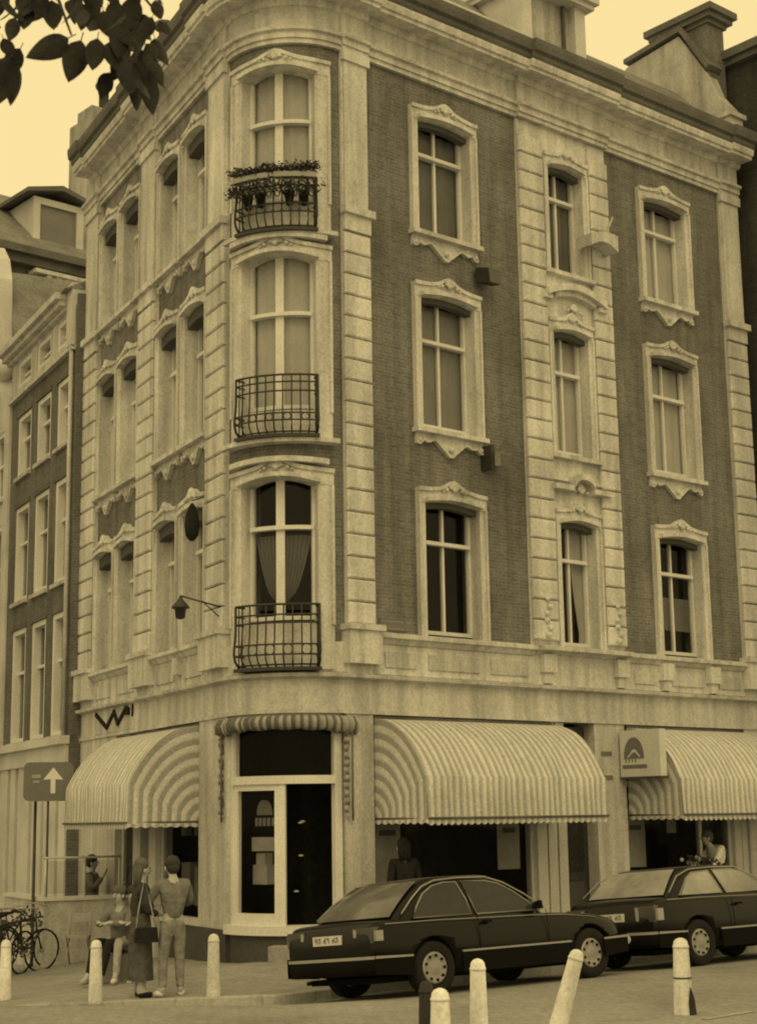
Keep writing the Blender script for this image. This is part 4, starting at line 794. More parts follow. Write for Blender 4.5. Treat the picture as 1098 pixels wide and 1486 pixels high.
t = thing('folding_chair', wpt(FL, 5.6, -1.15, -.3), 'small pale folding chair standing against the terrace wall', 'chair'); q = wpt(FL, 5.5, -1.05, 0); gq = gz(q.x, q.y)
Mq = Matrix.Translation((q.x, q.y, gq)); MB().prism([(-.19, -.17, .44), (.19, -.17, .44), (.19, .17, .44), (-.19, .17, .44)], [(-.19, -.17, .47), (.19, -.17, .47), (.19, .17, .47), (-.19, .17, .47)]).build('seat', 'curtain_mid', t, Mq)
for x in (-.17, .17):
    MB().tube([(x, -.2, 0), (x, .15, .45)], .014).build('leg', 'curtain_mid', t, Mq); MB().tube([(x, .2, 0), (x, -.1, .44), (x, -.19, .5)], .014).build('leg', 'curtain_mid', t, Mq); MB().tube([(x, .15, .45), (x, .24, .85)], .014).build('back_post', 'curtain_mid', t, Mq)
MB().prism([(-.18, .215, .68), (.18, .215, .68), (.18, .235, .82), (-.18, .235, .82)], [(-.18, .235, .68), (.18, .235, .68), (.18, .255, .82), (-.18, .255, .82)]).build('backrest', 'curtain_mid', t, Mq)
# ---------------------------------------------------------------- traffic signs on the side street
p = at(70, 1160, 28.0); gp_ = gz(p.x, p.y); Ms = Matrix.Translation((p.x, p.y, 0)) @ Matrix.Rotation(math.radians(8), 4, 'Z')
t = link('traffic_sign', None, None, Ms @ Matrix.Translation((0, 0, gp_)), 'dark rectangular one way sign with a white upward arrow on a pole', 'traffic sign')
zc = p.z + .30
def rrect(w, h, r, y): return [(sx * (w - r) + r * math.cos(a), y, sz * (h - r) + r * math.sin(a)) for sx, sz, a0 in ((1, 1, 0), (-1, 1, 90), (-1, -1, 180), (1, -1, 270)) for a in (math.radians(a0 + d) for d in (0, 30, 60, 90))]
Mp = Ms @ Matrix.Translation((-.0, 0, zc)); MB().prism(rrect(.42, .33, .10, 0), rrect(.42, .33, .10, .02)).build('plate', 'sign_dark', t, Mp)
ar = [(.08 - .04, -.2), (.08 + .04, -.2), (.12, .04), (.25, .03), (.08, .24), (-.09, .03), (.04, .04)]; MB().prism([(x, -.008, z) for x, z in ar], [(x, 0, z) for x, z in ar]).build('arrow', 'sign_white', t, Mp)
MB().box(ID, -.28, -.13, -.006, 0, .06, .12).box(ID, -.26, -.15, -.006, 0, -.02, .02).build('small_print', 'curtain_mid', t, Mp)
MB().lathe([(.02, gp_ - .1), (.02, zc - .25)], (0, .06, 0), 8).build('pole', 'iron', t, Ms); MB().box(ID, -.05, .05, .02, .08, -.12, -.04).build('clamp', 'iron', t, Mp)
p = at(52, 1160, 28.3); gp_ = gz(p.x, p.y); Ms = Matrix.Translation((p.x, p.y, gp_)); t = link('lamp_post', None, None, Ms, 'slim dark post with a capped top behind the arrow sign', 'post')
hh = p.z - gp_; MB().lathe([(.035, -.1), (.03, .1), (.026, hh)], (0, 0, 0), 10).build('shaft', 'iron', t, Ms); MB().lathe([(.036, hh), (.09, hh + .02), (.10, hh + .10), (.05, hh + .16), (.01, hh + .17)], (0, 0, 0), 10).build('cap', 'iron', t, Ms)
# ---------------------------------------------------------------- bicycles
def bicycle(Mw, label):
    t = link('bicycle', None, None, Mw, label, 'bicycle', 'bicycles parked by the side street')
    for x in (-.53, .53):
        wh = MB().tube([(x + .335 * math.cos(a), 0, .35 + .335 * math.sin(a)) for a in lin(0, 2 * math.pi, 24)[:-1]], .017, 6, True).build('wheel', 'tyre', t, Mw)
        s = MB(); [s.tube([(x, 0, .35), (x + .33 * math.cos(a), 0, .35 + .33 * math.sin(a))], .003, 3) for a in lin(0, 2 * math.pi, 16)[:-1]]; s.lathe([(.03, -.04), (.03, .04)], (x, 0, .35), 8, 'y'); s.build('spokes', 'car_trim', wh, Mw, kind='stuff')
    f = MB(); bb = (-.08, 0, .29); st_ = (-.2, 0, .82); hd = (.36, 0, .85); hl = (.4, 0, .68)
    for a, b in ((bb, st_), (bb, hl), (st_, hd), (bb, (-.53, 0, .35)), (st_, (-.53, 0, .35)), (hd, hl), (hl, (.53, 0, .35))): f.tube([a, b], .016, 6)
    f.build('frame', 'iron', t, Mw); MB().tube([hd, (.33, 0, 1.02), (.3, -.12, 1.06), (.14, -.28, 1.04)], .013).tube([(.33, 0, 1.02), (.3, .12, 1.06), (.14, .28, 1.04)], .013).build('handlebar', 'car_trim', t, Mw)
    MB().tube([st_, (-.23, 0, .95)], .014).build('seat_post', 'car_trim', t, Mw); MB().prism([(-.38, -.09, .95), (-.38, .09, .95), (-.1, .02, .97), (-.1, -.02, .97)], [(-.36, -.07, 1.0), (-.36, .07, 1.0), (-.1, .02, 1.0), (-.1, -.02, 1.0)]).build('saddle', 'cloth_black', t, Mw)
    MB().tube([(-.53 + .38 * math.cos(a), 0, .35 + .38 * math.sin(a)) for a in lin(.2, 2.9, 12)], .02, 5).build('mudguard', 'iron', t, Mw); MB().box(ID, -.8, -.3, -.07, .07, .74, .76).build('carrier', 'iron', t, Mw)
    return t
b0 = None
for i, (px, py, yd, rz, lb) in enumerate(((4, 1368, 26.4, 70, 'bicycle nearest the arrow sign pole, front wheel turned to the street'), (20, 1370, 26.9, 48, 'bicycle standing between the terrace wall and the other parked bicycle'), (-12, 1366, 27.6, 95, 'bicycle leaning by the white shop pilasters'), (36, 1372, 27.8, 60, 'bicycle tucked in against the terrace wall'))):
    p = at(px, py, yd); Mw = Matrix.Translation((p.x, p.y, gz(p.x, p.y))) @ Matrix.Rotation(math.radians(rz), 4, 'Z') @ Matrix.Rotation(math.radians(6), 4, 'X')
    if b0 is None: b0 = bicycle(Mw, lb)
    else: c = copy_tree(b0, None, Mw); c['label'] = lb
q = at(14, 1300, 26.6); mb = MB()
for i in range(7): leaf_clump(mb, (random.uniform(-.45, .3), random.uniform(-.2, .4), random.uniform(.3, .9)), .22, 60, .045)
qq = link('shrub', None, None, Matrix.Translation((q.x, q.y, gz(q.x, q.y))), 'low dark shrub growing among the parked bicycles', 'shrub'); mb.build('foliage', 'plant', qq, kind='stuff'); s = MB()
for i in range(4): s.tube([(.05 * i - .1, 0, 0), (.1 * i - .2, .1, .5)], .012, 5)
s.build('stem', 'bark', qq)
# faint worn line on the road
pA, pB = at(1020, 1474, 16.3), at(1090, 1462, 16.9); rm = MB(); d_ = (pB - pA); d_.z = 0; nn_ = Vector((-d_.y, d_.x, 0)).normalized() * .04
rm.sheet([[tuple(pA + d_ * k + nn_ * s_ + Vector((0, 0, z_road((pA + d_ * k).x, (pA + d_ * k).y) + .006 - (pA + d_ * k).z))) for k in (0, .25, .5, .75, 1)] for s_ in (-1, 1)]); rm.build('road_marking', 'kerb', kind='structure')
# ---------------------------------------------------------------- cars
def baked(ob):
    dg = bpy.context.evaluated_depsgraph_get(); dg.update(); me = bpy.data.meshes.new_from_object(ob.evaluated_get(dg)); ob.modifiers.clear(); ob.data = me; return ob
def tmp(mb): o = bpy.data.objects.new('tmp', mb.mesh('tmp', None)); col.objects.link(o); return o
def car(Mw, label, paint, glass, kind):
    t = link('parked_car', None, None, Mw, label, 'car', 'cars parked nose to tail at the kerb')
    WB = 2.65
    st = [(-.90, .42, .60, .62, .72), (-.89, .36, .78, .80, .765), (-.84, .32, .89, .91, .795), (-.65, .27, .905, .92, .825), (-.3, .22, .90, .915, .848), (.5, .2, .88, .895, .86), (1.5, .2, .87, .885, .86), (2.05, .2, .855, .88, .855), (2.55, .2, .82, .865, .85), (2.95, .22, .775, .82, .83), (3.22, .28, .71, .755, .79), (3.34, .36, .60, .64, .72)] if kind == 0 else \
         [(-.86, .42, .60, .62, .72), (-.84, .36, .80, .83, .76), (-.80, .32, .93, .955, .79), (-.64, .27, .955, .975, .82), (-.3, .22, .955, .975, .835), (.5, .2, .94, .955, .84), (1.5, .2, .93, .945, .84), (2.0, .2, .91, .935, .835), (2.5, .2, .86, .905, .83), (2.95, .22, .80, .845, .815), (3.25, .28, .72, .765, .78), (3.36, .36, .60, .64, .72)]
    mb = MB(); rows = []
    for (x, zb, zs, zt, w) in st:
        h = [(0, zb), (w * .6, zb), (w * .93, zb + .04), (w * .995, zb + (zs - zb) * .35), (w, zb + (zs - zb) * .6), (w * .985, zb + (zs - zb) * .82), (w * .945, zs), (w * .86, zs + (zt - zs) * .55), (w * .45, zt), (0, zt + .008)]
        rows.append([(x, y, z) for y, z in h] + [(x, -y, z) for y, z in reversed(h[1:-1])])
    n = len(rows[0]); mb.v = [p for r in rows for p in r]
    for i in range(len(rows) - 1):
        for j in range(n): j2 = (j + 1) % n; mb.q([i * n + j, i * n + j2, (i + 1) * n + j2, (i + 1) * n + j], None, True)
    mb.q(list(range(n)), None, True); mb.q([(len(rows) - 1) * n + j for j in reversed(range(n))], None, True)
    body = tmp(mb); body.modifiers.new('s', 'SUBSURF').levels = 2; baked(body)
    cut = MB()
    for x in (0, WB):
        for sg in (-1, 1): cut.lathe([(.365, sg * .60), (.365, sg * 1.1)], (x, 0, .325), 28, 'y')
    co = tmp(cut); m = body.modifiers.new('b', 'BOOLEAN'); m.object = co; m.solver = 'EXACT'; baked(body); bpy.data.objects.remove(co)
    me = body.data; bpy.data.objects.remove(body); me.materials.clear(); me.materials.append(M[paint]); link('body', me, t, Mw)
    # greenhouse
    xr0, xr1, xf0, xf1 = ((-.66, .14, 2.04, 1.20) if kind == 0 else (-.62, -.02, 1.98, 1.12)); z0, z1 = ((.865, 1.40) if kind == 0 else (.925, 1.38)); hw0, hw1 = .80, .60; zf = lambda v: z0 + (z1 - z0) * (1 - (1 - v) ** 1.4); vf = lambda z: 1 - max(0, 1 - (z - z0) / (z1 - z0)) ** (1 / 1.4)
    def gh(v): return xr0 + (xr1 - xr0) * v, xf0 + (xf1 - xf0) * v, hw0 + (hw1 - hw0) * v
    g = MB(); rows = []
    for v in (0, .2, .4, .6, .78, .92, 1.0):
        a, b, hw = gh(v); z = zf(v); k = .0 if v < .9 else .05 * (v - .9) / .1
        a += k; b -= k; hw -= k * .7
        rr = [(a, 0), (a + .02, hw * .55), (a + .09, hw * .9), (a + .22, hw * .985), ((a + b) / 2, hw * 1.005), (b - .22, hw * .985), (b - .08, hw * .9), (b - .015, hw * .55), (b, 0)]
        rows.append([(x, y, z) for x, y in rr] + [(x, -y, z) for x, y in reversed(rr[1:-1])])
    n = len(rows[0]); g.v = [p for r in rows for p in r]
    for i in range(len(rows) - 1):
        for j in range(n): j2 = (j + 1) % n; g.q([i * n + j, i * n + j2, (i + 1) * n + j2, (i + 1) * n + j], None, True)
    a, b, hw = gh(1); bq = len(g.v)
    cen = [(x, 0, z1 + .025 * math.sin((x - a) / (b - a) * math.pi)) for x in lin(a + .1, b - .1, 5)]
    top_ids = [(len(rows) - 1) * n + j for j in range(n)]; g.q(top_ids, None, True)
    gme = g.mesh('roof', paint); gob = bpy.data.objects.new('tmp', gme); col.objects.link(gob); gob.modifiers.new('s', 'SUBSURF').levels = 1; baked(gob); gme = gob.data; bpy.data.objects.remove(gob); link('roof', gme, t, Mw)
    def side(x, z, sg, o=.006): v = vf(z); return (x, sg * ((hw0 + (hw1 - hw0) * v) * (1.0 - .02 * abs((x - .7) / 1.3) ** 3) + o), z)
    polys = ([(-.26, .91), (.66, .91), (.63, 1.10), (.56, 1.315), (.36, 1.315), (.16, 1.28), (-.02, 1.19), (-.16, 1.05)], [(.74, .91), (1.80, .91), (1.66, 1.02), (1.44, 1.17), (1.24, 1.27), (1.04, 1.31), (.65, 1.32), (.70, 1.10)]) if kind == 0 else ([(-.28, .975), (.60, .975), (.55, 1.12), (.49, 1.30), (.12, 1.28), (-.02, 1.21)], [(.68, .975), (1.76, .975), (1.5, 1.12), (1.22, 1.27), (1.02, 1.305), (.58, 1.31), (.63, 1.13)])
    for sg in (-1, 1):
        for pl in polys:
            w_ = MB(); w_.prism([side(x, z, sg, .008) for x, z in pl], [side(x, z, sg, -.03) for x, z in pl]).build('side_window', glass, t, Mw)
            MB().tube([side(x, z, sg, .010) for x, z in pl], .008, 5, True).build('window_trim', 'car_trim', t, Mw)
        MB().tube([side(x, z, sg, .015) for x, z in ([(-.42, .97), (-.2, 1.15), (.0, 1.28), (.22, 1.345), (.6, 1.365), (1.06, 1.36), (1.32, 1.28), (1.62, 1.12), (1.9, .94)] if kind == 0 else [(-.5, 1.02), (-.22, 1.24), (.1, 1.33), (.6, 1.345), (1.08, 1.335), (1.35, 1.22), (1.85, .99)])], .010, 5).build('drip_rail', 'car_trim', t, Mw)
        MB().box(ID, 0, .12, -.02, .02, 0, .03).build('door_handle', 'car_black', t, Mw @ Matrix.Translation((.78, sg * .862, .80)))
        MB().prism([(1.70, sg * .78, .93), (1.78, sg * .78, .93), (1.77, sg * .78, .99), (1.71, sg * .78, 1.0)], [(1.72, sg * .89, .92), (1.78, sg * .89, .92), (1.77, sg * .89, 1.02), (1.72, sg * .89, 1.03)]).build('mirror', 'car_black', t, Mw)
        for xs_ in ((.70, -.02), (1.86, .02), (-.02, .3)):
            if xs_[0] > 0: MB().tube([(xs_[0], sg * .868, .50), (xs_[0], sg * .868, .74), (xs_[0] + xs_[1] * .2, sg * .845, .92)], .006, 4).build('door_seam', 'car_black', t, Mw)
        MB().tube([(x_, sg * (.838 - .012 * abs(x_ - 1) ** 2), z_) for x_, z_ in (((-.7, .865), (0, .87), (.8, .86), (1.6, .85), (2.2, .83), (2.8, .77)) if kind == 0 else ((-.6, .925), (0, .93), (.8, .92), (1.6, .91), (2.2, .88), (2.7, .82)))], .006, 4).build('shoulder_highlight', 'car_trim', t, Mw)  # thin pale tube draws in the highlight along the shoulder
        MB().box(ID, .40, WB - .40, min(sg * .84, sg * .872), max(sg * .84, sg * .872), .235, .47).build('side_cladding', 'car_black', t, Mw); MB().box(ID, .41, WB - .41, min(sg * .85, sg * .878), max(sg * .85, sg * .878), .475, .497).build('side_moulding', 'car_trim', t, Mw)
        zl, xl = ((.66, .84), (-.885, -.74)) if kind == 0 else ((.64, .86), (-.85, -.7))
        lp = MB().box(ID, xl[0], xl[1], min(sg * .44, sg * .775), max(sg * .44, sg * .775), zl[0], zl[1]).build('tail_lamp', 'lamp_glass', t, Mw)
        MB().box(ID, xl[0] - .006, xl[0], min(sg * .46, sg * .51), max(sg * .46, sg * .51), zl[0] + .02, zl[1] - .02).build('reversing_lens', 'lamp_clear', lp, Mw); MB().box(ID, xl[0] + .03, xl[1] - .01, min(sg * .775, sg * .822), max(sg * .775, sg * .822), zl[0] + .02, zl[1] - .04).build('corner_reflection', 'lamp_clear', lp, Mw)  # outer pale block stands for the reflection on the rear corner
        xh = 3.24 if kind == 0 else 3.25
        MB().box(ID, xh - .12, xh, min(sg * .36, sg * .62), max(sg * .36, sg * .62), .58, .69).build('headlamp', 'lamp_clear', t, Mw)
        for x in (0, WB):
            wh = MB().lathe([(.20, -.085), (.27, -.095), (.31, -.08), (.318, -.04), (.318, .04), (.31, .08), (.27, .095), (.20, .085), (.20, -.085)], (x, sg * .735, .318), 26, 'y', False).build('wheel', 'tyre', t, Mw)
            pr = [(.195, .05), (.19, .075), (.16, .082), (.14, .07), (.07, .085), (.01, .088)]; MB().lathe([(r_, sg * h_) for r_, h_ in pr], (x, sg * .735, .318), 20, 'y').build('hubcap', 'hubcap', wh, Mw)
            hs = MB(); [hs.box(ID, x +   .145 * math.cos(a) - .016, x +   .145 * math.cos(a) + .016, min(sg * .80, sg * .823), max(sg * .80, sg * .823), .318 +   .145 * math.sin(a) - .016, .318 +   .145 * math.sin(a) + .016) for a in lin(0, 2 * math.pi, 9)[:-1]]; hs.build('hub_slot', 'car_black', wh, Mw, kind='stuff')
    # rear and front glass
    for rear in (1, 0):
        xa = (xr0, xr1) if rear else (xf0, xf1); s_ = -1 if rear else 1; rows = []
        for v in lin(.10, .80, 7):
            a, b, hw = gh(v); x0 = a if rear else b; z = zf(v)
            rows.append([(x0 + s_ * (.012 - .075 * abs(q_) ** 2.6), q_ * hw * .86, z + .008) for q_ in lin(-1, 1, 10)])
        MB().sheet(rows).build('rear_window' if rear else 'windscreen', glass if kind else 'car_glass_mid' if rear else glass, t, Mw)
    L0 = -.93 if kind == 0 else -.88; L1 = 3.40 if kind == 0 else 3.42
    def bumper(xc, s_, nm):
        rows = []
        for (o, z) in ((-.10, .30), (.0, .29), (.035, .36), (.035, .50), (.0, .53), (-.10, .535)):
            rows.append([(xc + s_ * (o - .10 * abs(q_) ** 5), q_ * .80, z) for q_ in lin(-1, 1, 12)] )
        o = MB().sheet(rows).build(nm, 'car_black', t, Mw)
        MB().sheet([[(xc + s_ * (.041 - .10 * abs(q_) ** 5), q_ * .805, z) for q_ in lin(-1, 1, 12)] for z in (.475, .51)]).build('bumper_trim', 'car_trim', o, Mw)
        for sg in (-1, 1): MB().prism([(xc - s_ * .05, sg * .80, .30), (xc - s_ * .05, sg * .80, .53), (xc - s_ * .56, sg * .86, .50), (xc - s_ * .56, sg * .86, .26)], [(xc - s_ * .05, sg * .815, .30), (xc - s_ * .05, sg * .815, .53), (xc - s_ * .56, sg * .872, .50), (xc - s_ * .56, sg * .872, .26)]).build('bumper_return', 'car_black', o, Mw); MB().prism([(xc - s_ * .05, sg * .81, .48), (xc - s_ * .05, sg * .81, .51), (xc - s_ * .56, sg * .87, .497), (xc - s_ * .56, sg * .87, .475)], [(xc - s_ * .05, sg * .825, .48), (xc - s_ * .05, sg * .825, .51), (xc - s_ * .56, sg * .88, .497), (xc - s_ * .56, sg * .88, .475)]).build('bumper_strip', 'car_trim', o, Mw)
    bumper(L0, -1, 'rear_bumper'); bumper(L1, 1, 'front_bumper')
    pl = MB().box(ID, L0 + .02, L0 + .045, -.26, .26, .665, .775).build('number_plate', 'plate', t, Mw)
    for i, y in enumerate((.20, .14, .04, -.02, -.12, -.18)):
        c_ = MB(); c_.box(ID, L0 + .016, L0 + .02, y - .022, y - .010, .69, .755); c_.box(ID, L0 + .0165, L0 + .02, y - .010, y + .02, .735 if i % 2 else .715, .75 if i % 2 else .73); c_.box(ID, L0 + .0165, L0 + .02, y + .008, y + .02, .69 if i % 3 else .735, .715 if i % 3 else .755); c_.build('plate_character', 'poster_ink', pl, Mw)
    MB().tube([(L0 + .08, .35, .24), (L0 - .02, .35, .235)], .025, 8).build('exhaust', 'car_black', t, Mw); MB().box(ID, -.7, WB + .5, -.6, .6, .19, .26).build('underbody', 'car_black', t, Mw)
    if kind == 1: MB().lathe([(.06, -.003), (.06, .0)], (L0 - .036, -.33, .43), 16, 'x').build('sticker', 'sign_white', t, Mw)
    return t
def car_matrix(rr, rl, fr_):
    f = (fr_ - rr).normalized(); l = (rl - rr); l = (l - f * l.dot(f)).normalized(); u = f.cross(l); o = (rr + rl) / 2
    m = Matrix((f, l, u)).transposed().to_4x4(); m.translation = o; return m
def place_car(x, y):
    P = lambda q: Vector((q.x, q.y, z_road(q.x, q.y)))
    rr = Vector((x, y, 0)); dl = Vector((-dR.y, dR.x, 0)); return car_matrix(P(rr), P(rr + dl * 1.47), P(rr + dR * 2.65)) @ Matrix.Diagonal((1, 1, .955, 1))
car(place_car(.54, 19.15), 'dark hatchback with its tail to the corner, parked before the long shop window', 'car_paint', 'car_glass', 0)
q = Vector((.54, 19.15, 0)) + dR * 4.80; car(place_car(q.x, q.y), 'dark car with pale side windows and a round bumper sticker, parked ahead of the hatchback', 'car_paint_b', 'car_glass_pale', 1)
# ---------------------------------------------------------------- people
def skin_mesh(pts, rad, edges, m, sub=2):
    me = bpy.data.meshes.new('skin'); me.from_pydata([tuple(p) for p in pts], edges, []); ob = bpy.data.objects.new('tmp', me); col.objects.link(ob)
    ob.modifiers.new('k', 'SKIN'); sv = me.skin_vertices[0].data
    for i, r in enumerate(rad): sv[i].radius = (r, r) if not isinstance(r, tuple) else r; sv[i].use_root = i == 0
    ob.modifiers.new('s', 'SUBSURF').levels = sub; baked(ob); me = ob.data; bpy.data.objects.remove(ob)
    me.materials.clear(); me.materials.append(M[m]); [setattr(p, 'use_smooth', True) for p in me.polygons]; return me
BASE = dict(pelvis=(0, 0, .95), waist=(0, 0, 1.10), chest=(0, .01, 1.32), neck=(0, 0, 1.48), throat=(0, .01, 1.54), jaw=(0, .045, 1.59), face=(0, .03, 1.65), crown=(0, .01, 1.72))
for s, sg in (('l', -1), ('r', 1)):
    BASE.update({'hip' + s: (sg * .085, 0, .84), 'knee' + s: (sg * .10, .02, .50), 'ank' + s: (sg * .10, -.02, .09), 'heel' + s: (sg * .10, -.05, .04), 'toe' + s: (sg * .12, .15, .03), 'sho' + s: (sg * .185, 0, 1.42), 'elb' + s: (sg * .235, -.03, 1.13), 'wri' + s: (sg * .24, .07, .90), 'pal' + s: (sg * .24, .10, .83)})
RAD = dict(low=.112, hem=.108, pelvis=.108, waist=.115, chest=.135, neck=.058, throat=.055, jaw=.068, face=.088, crown=.07, hip=.088, knee=.058, ank=.04, heel=.035, toe=.032, sho=.058, elb=.042, wri=.028, pal=.034)
def person(Mw, label, J=None, scale=1., top='cloth_mid', legs='cloth_mid', hair='hair', shoe='cloth_white', skirt=None, long_hair=False, top_len=.9, sleeve=True, group='people near the corner'):
    P = dict(BASE); P.update(J or {}); P = {k: Vector(v) for k, v in P.items()}
    t = link('person', None, None, Mw @ Matrix.Scale(scale, 4), label, 'person', group); Mt = W[t.name]
    names = list(P); idx = {n_: i for i, n_ in enumerate(names)}; rad = [RAD[n_] if n_ in RAD else RAD[n_[:-1]] for n_ in names]
    E = [('pelvis', 'waist'), ('waist', 'chest'), ('chest', 'neck'), ('neck', 'throat'), ('throat', 'jaw'), ('jaw', 'face'), ('face', 'crown')]
    for s in 'lr': E += [('pelvis', 'hip' + s), ('hip' + s, 'knee' + s), ('knee' + s, 'ank' + s), ('ank' + s, 'heel' + s), ('ank' + s, 'toe' + s), ('chest', 'sho' + s), ('sho' + s, 'elb' + s), ('elb' + s, 'wri' + s), ('wri' + s, 'pal' + s)]
    pts = [P[n_] for n_ in names]; ed = [(idx[a], idx[b]) for a, b in E]
    for s, sg in (('l', -1), ('r', 1)):                        # five fingers
        d = (P['pal' + s] - P['wri' + s]).normalized(); side = Vector((1, 0, 0)) if abs(d.x) < .8 else Vector((0, 1, 0)); side = (side - d * side.dot(d)).normalized(); nn = d.cross(side)
        for k, (o, l) in enumerate(((-.03, .05), (-.024, .075), (-.008, .085), (.008, .08), (.024, .062))):
            i0 = len(pts); a = P['pal' + s] + side * o + d * (.012 if k else -.02); q1 = a + d * l * .55 + (side * -.03 if k == 0 else Vector()); q2 = q1 + d * l * .35 - nn * sg * .02
            pts += [a, q1, q2]; rad += [.011, .0095, .008]; ed += [(idx['pal' + s], i0), (i0, i0 + 1), (i0 + 1, i0 + 2)]
    link('body', skin_mesh(pts, rad, ed, 'skin', 1), t, Mt)
    def garment(nm, chain, edges, m, grow):
        ii = {n_: i for i, n_ in enumerate(chain)}; link(nm, skin_mesh([P[n_] for n_ in chain], [(RAD[n_] if n_ in RAD else RAD[n_[:-1]]) * grow[0] + grow[1] for n_ in chain], [(ii[a], ii[b]) for a, b in edges], m, 2), t, Mt)
    P['hem'] = P['pelvis'] * .45 + P['waist'] * .55; P['low'] = P['pelvis'] * 1.1 - P['waist'] * .1; ch = ['chest', 'low', 'waist'] + [a + s for s in 'lr' for a in ('sho', 'elb')] + ([a + s for s in 'lr' for a in ('wri',)] if sleeve else [])
    ee = [('low', 'waist'), ('waist', 'chest')] + [e for s in 'lr' for e in [('chest', 'sho' + s), ('sho' + s, 'elb' + s)]] + ([('elb' + s, 'wri' + s) for s in 'lr'] if sleeve else [])
    garment('jacket' if sleeve else 'shirt', ch, ee, top, (1.12, .014))
    if skirt:
        c0 = P['pelvis']; mb = MB(); rows = []
        for z, r in ((1.08, .14), (.95, .175), (.7, .19), (.45, .20), (skirt, .215)):
            rows.append([(c0.x + r * (1 + .04 * math.sin(a * 7)) * math.cos(a), c0.y + r * .8 * (1 + .05 * math.sin(a * 6 + z * 3)) * math.sin(a), z) for a in lin(0, 2 * math.pi, 28)])
        mb.sheet(rows); mb.build('skirt', legs, t, Mt)
    else:
        garment('trousers', ['pelvis', 'hem'] + [a + s for s in 'lr' for a in ('hip', 'knee', 'ank')], [('pelvis', 'hem')] + [e for s in 'lr' for e in [('pelvis', 'hip' + s), ('hip' + s, 'knee' + s), ('knee' + s, 'ank' + s)]], legs, (1.04, .012))
    for s in 'lr':
        a, b = P['heel' + s], P['toe' + s]; link('shoe', skin_mesh([a, (a + b) / 2 + Vector((0, 0, .015)), b], [.045, .047, .04], [(0, 1), (1, 2)], shoe, 1), t, Mt)
    f, cr, jw = P['face'], P['crown'], P['jaw']; fd = Vector((jw.x - P['throat'].x, jw.y - P['throat'].y, 0)); fd = fd.normalized() if fd.length > .01 else Vector((0, 1, 0)); sd2 = Vector((fd.y, -fd.x, 0))
    h = MB(); c = (f + cr) / 2 - fd * .022 + Vector((0, 0, .018)); h.ball(c, .105, 12, (1, 1, .98))
    if long_hair:
        for k in range(5): a = math.pi * (.15 + .175 * k); q0 = c + sd2 * math.cos(a) * .085 - fd * math.sin(a) * .07; h.tube([q0, q0 - Vector((0, 0, .14)) - fd * .01, q0 - Vector((0, 0, .27)) - fd * .015], .045, 7, r1=.02)
    else: h.ball(c - fd * .02 - Vector((0, 0, .06)), .09, 10)
    h.build('hair', hair, t, Mt)
    n_ = MB(); n_.tube([f + fd * .08 + Vector((0, 0, .015)), f + fd * .108 - Vector((0, 0, .03))], .010, 5, r1=.016)
    for sg in (-1, 1): n_.ball(f + sd2 * sg * .09 - Vector((0, 0, .02)), .024, 6, (.6, 1, 1.3))
    n_.build('nose_and_ears', 'skin', t, Mt); n2 = MB()
    for sg in (-1, 1): n2.ball(f + fd * .083 + sd2 * sg * .032 + Vector((0, 0, .012)), .010, 6)
    n2.ball(jw + fd * .066 + Vector((0, 0, .005)), .014, 6, (1.6, 1, .5)); n2.build('eyes_and_mouth', 'hair', t, Mt)
    return t
def stand(px, py, yd): p = at(px, py, yd); return Vector((p.x, p.y, gz(p.x, p.y)))
def pm(loc, az): return Matrix.Translation(loc) @ Matrix.Rotation(math.radians(az), 4, 'Z')
# man seen from behind, arms forward over a long cane
mp = stand(250, 1446, 20.75); MAN = pm(mp, 25)
person(MAN, 'man in a light sweater and jeans seen from behind, holding a long stick', dict(elbl=(-.30, .10, 1.20), wril=(-.20, .30, 1.12), pall=(-.16, .36, 1.13), elbr=(.27, .08, 1.17), wrir=(.05, .30, 1.14), palr=(-.02, .34, 1.14), jaw=(-.01, .065, 1.575), face=(-.01, .05, 1.635), crown=(-.01, .035, 1.705), hipl=(-.095, 0, .9), anklel=(0, 0, 0), toer=(.18, .12, .03), toel=(-.2, .12, .03)) and dict(elbl=(-.30, .10, 1.20), wril=(-.20, .30, 1.12), pall=(-.16, .36, 1.13), elbr=(.27, .08, 1.17), wrir=(.05, .30, 1.14), palr=(-.02, .34, 1.14), jaw=(-.01, .065, 1.575), face=(-.01, .05, 1.635), crown=(-.01, .035, 1.705), toer=(.18, .12, .03), toel=(-.2, .12, .03), kneel=(-.12, .02, .5), ankl=(-.14, -.02, .09), heell=(-.14, -.05, .04)), .96, 'cloth_mid', 'cloth_grey', 'hair', 'cloth_white')
MB().tube([(-.24, .30, 1.16), (-.27, .24, .6), (-.30, .18, .02)], .017, 7).build('walking_stick', 'curtain_pale', None, MAN, label='long pale stick held upright by the standing man', cat='stick')
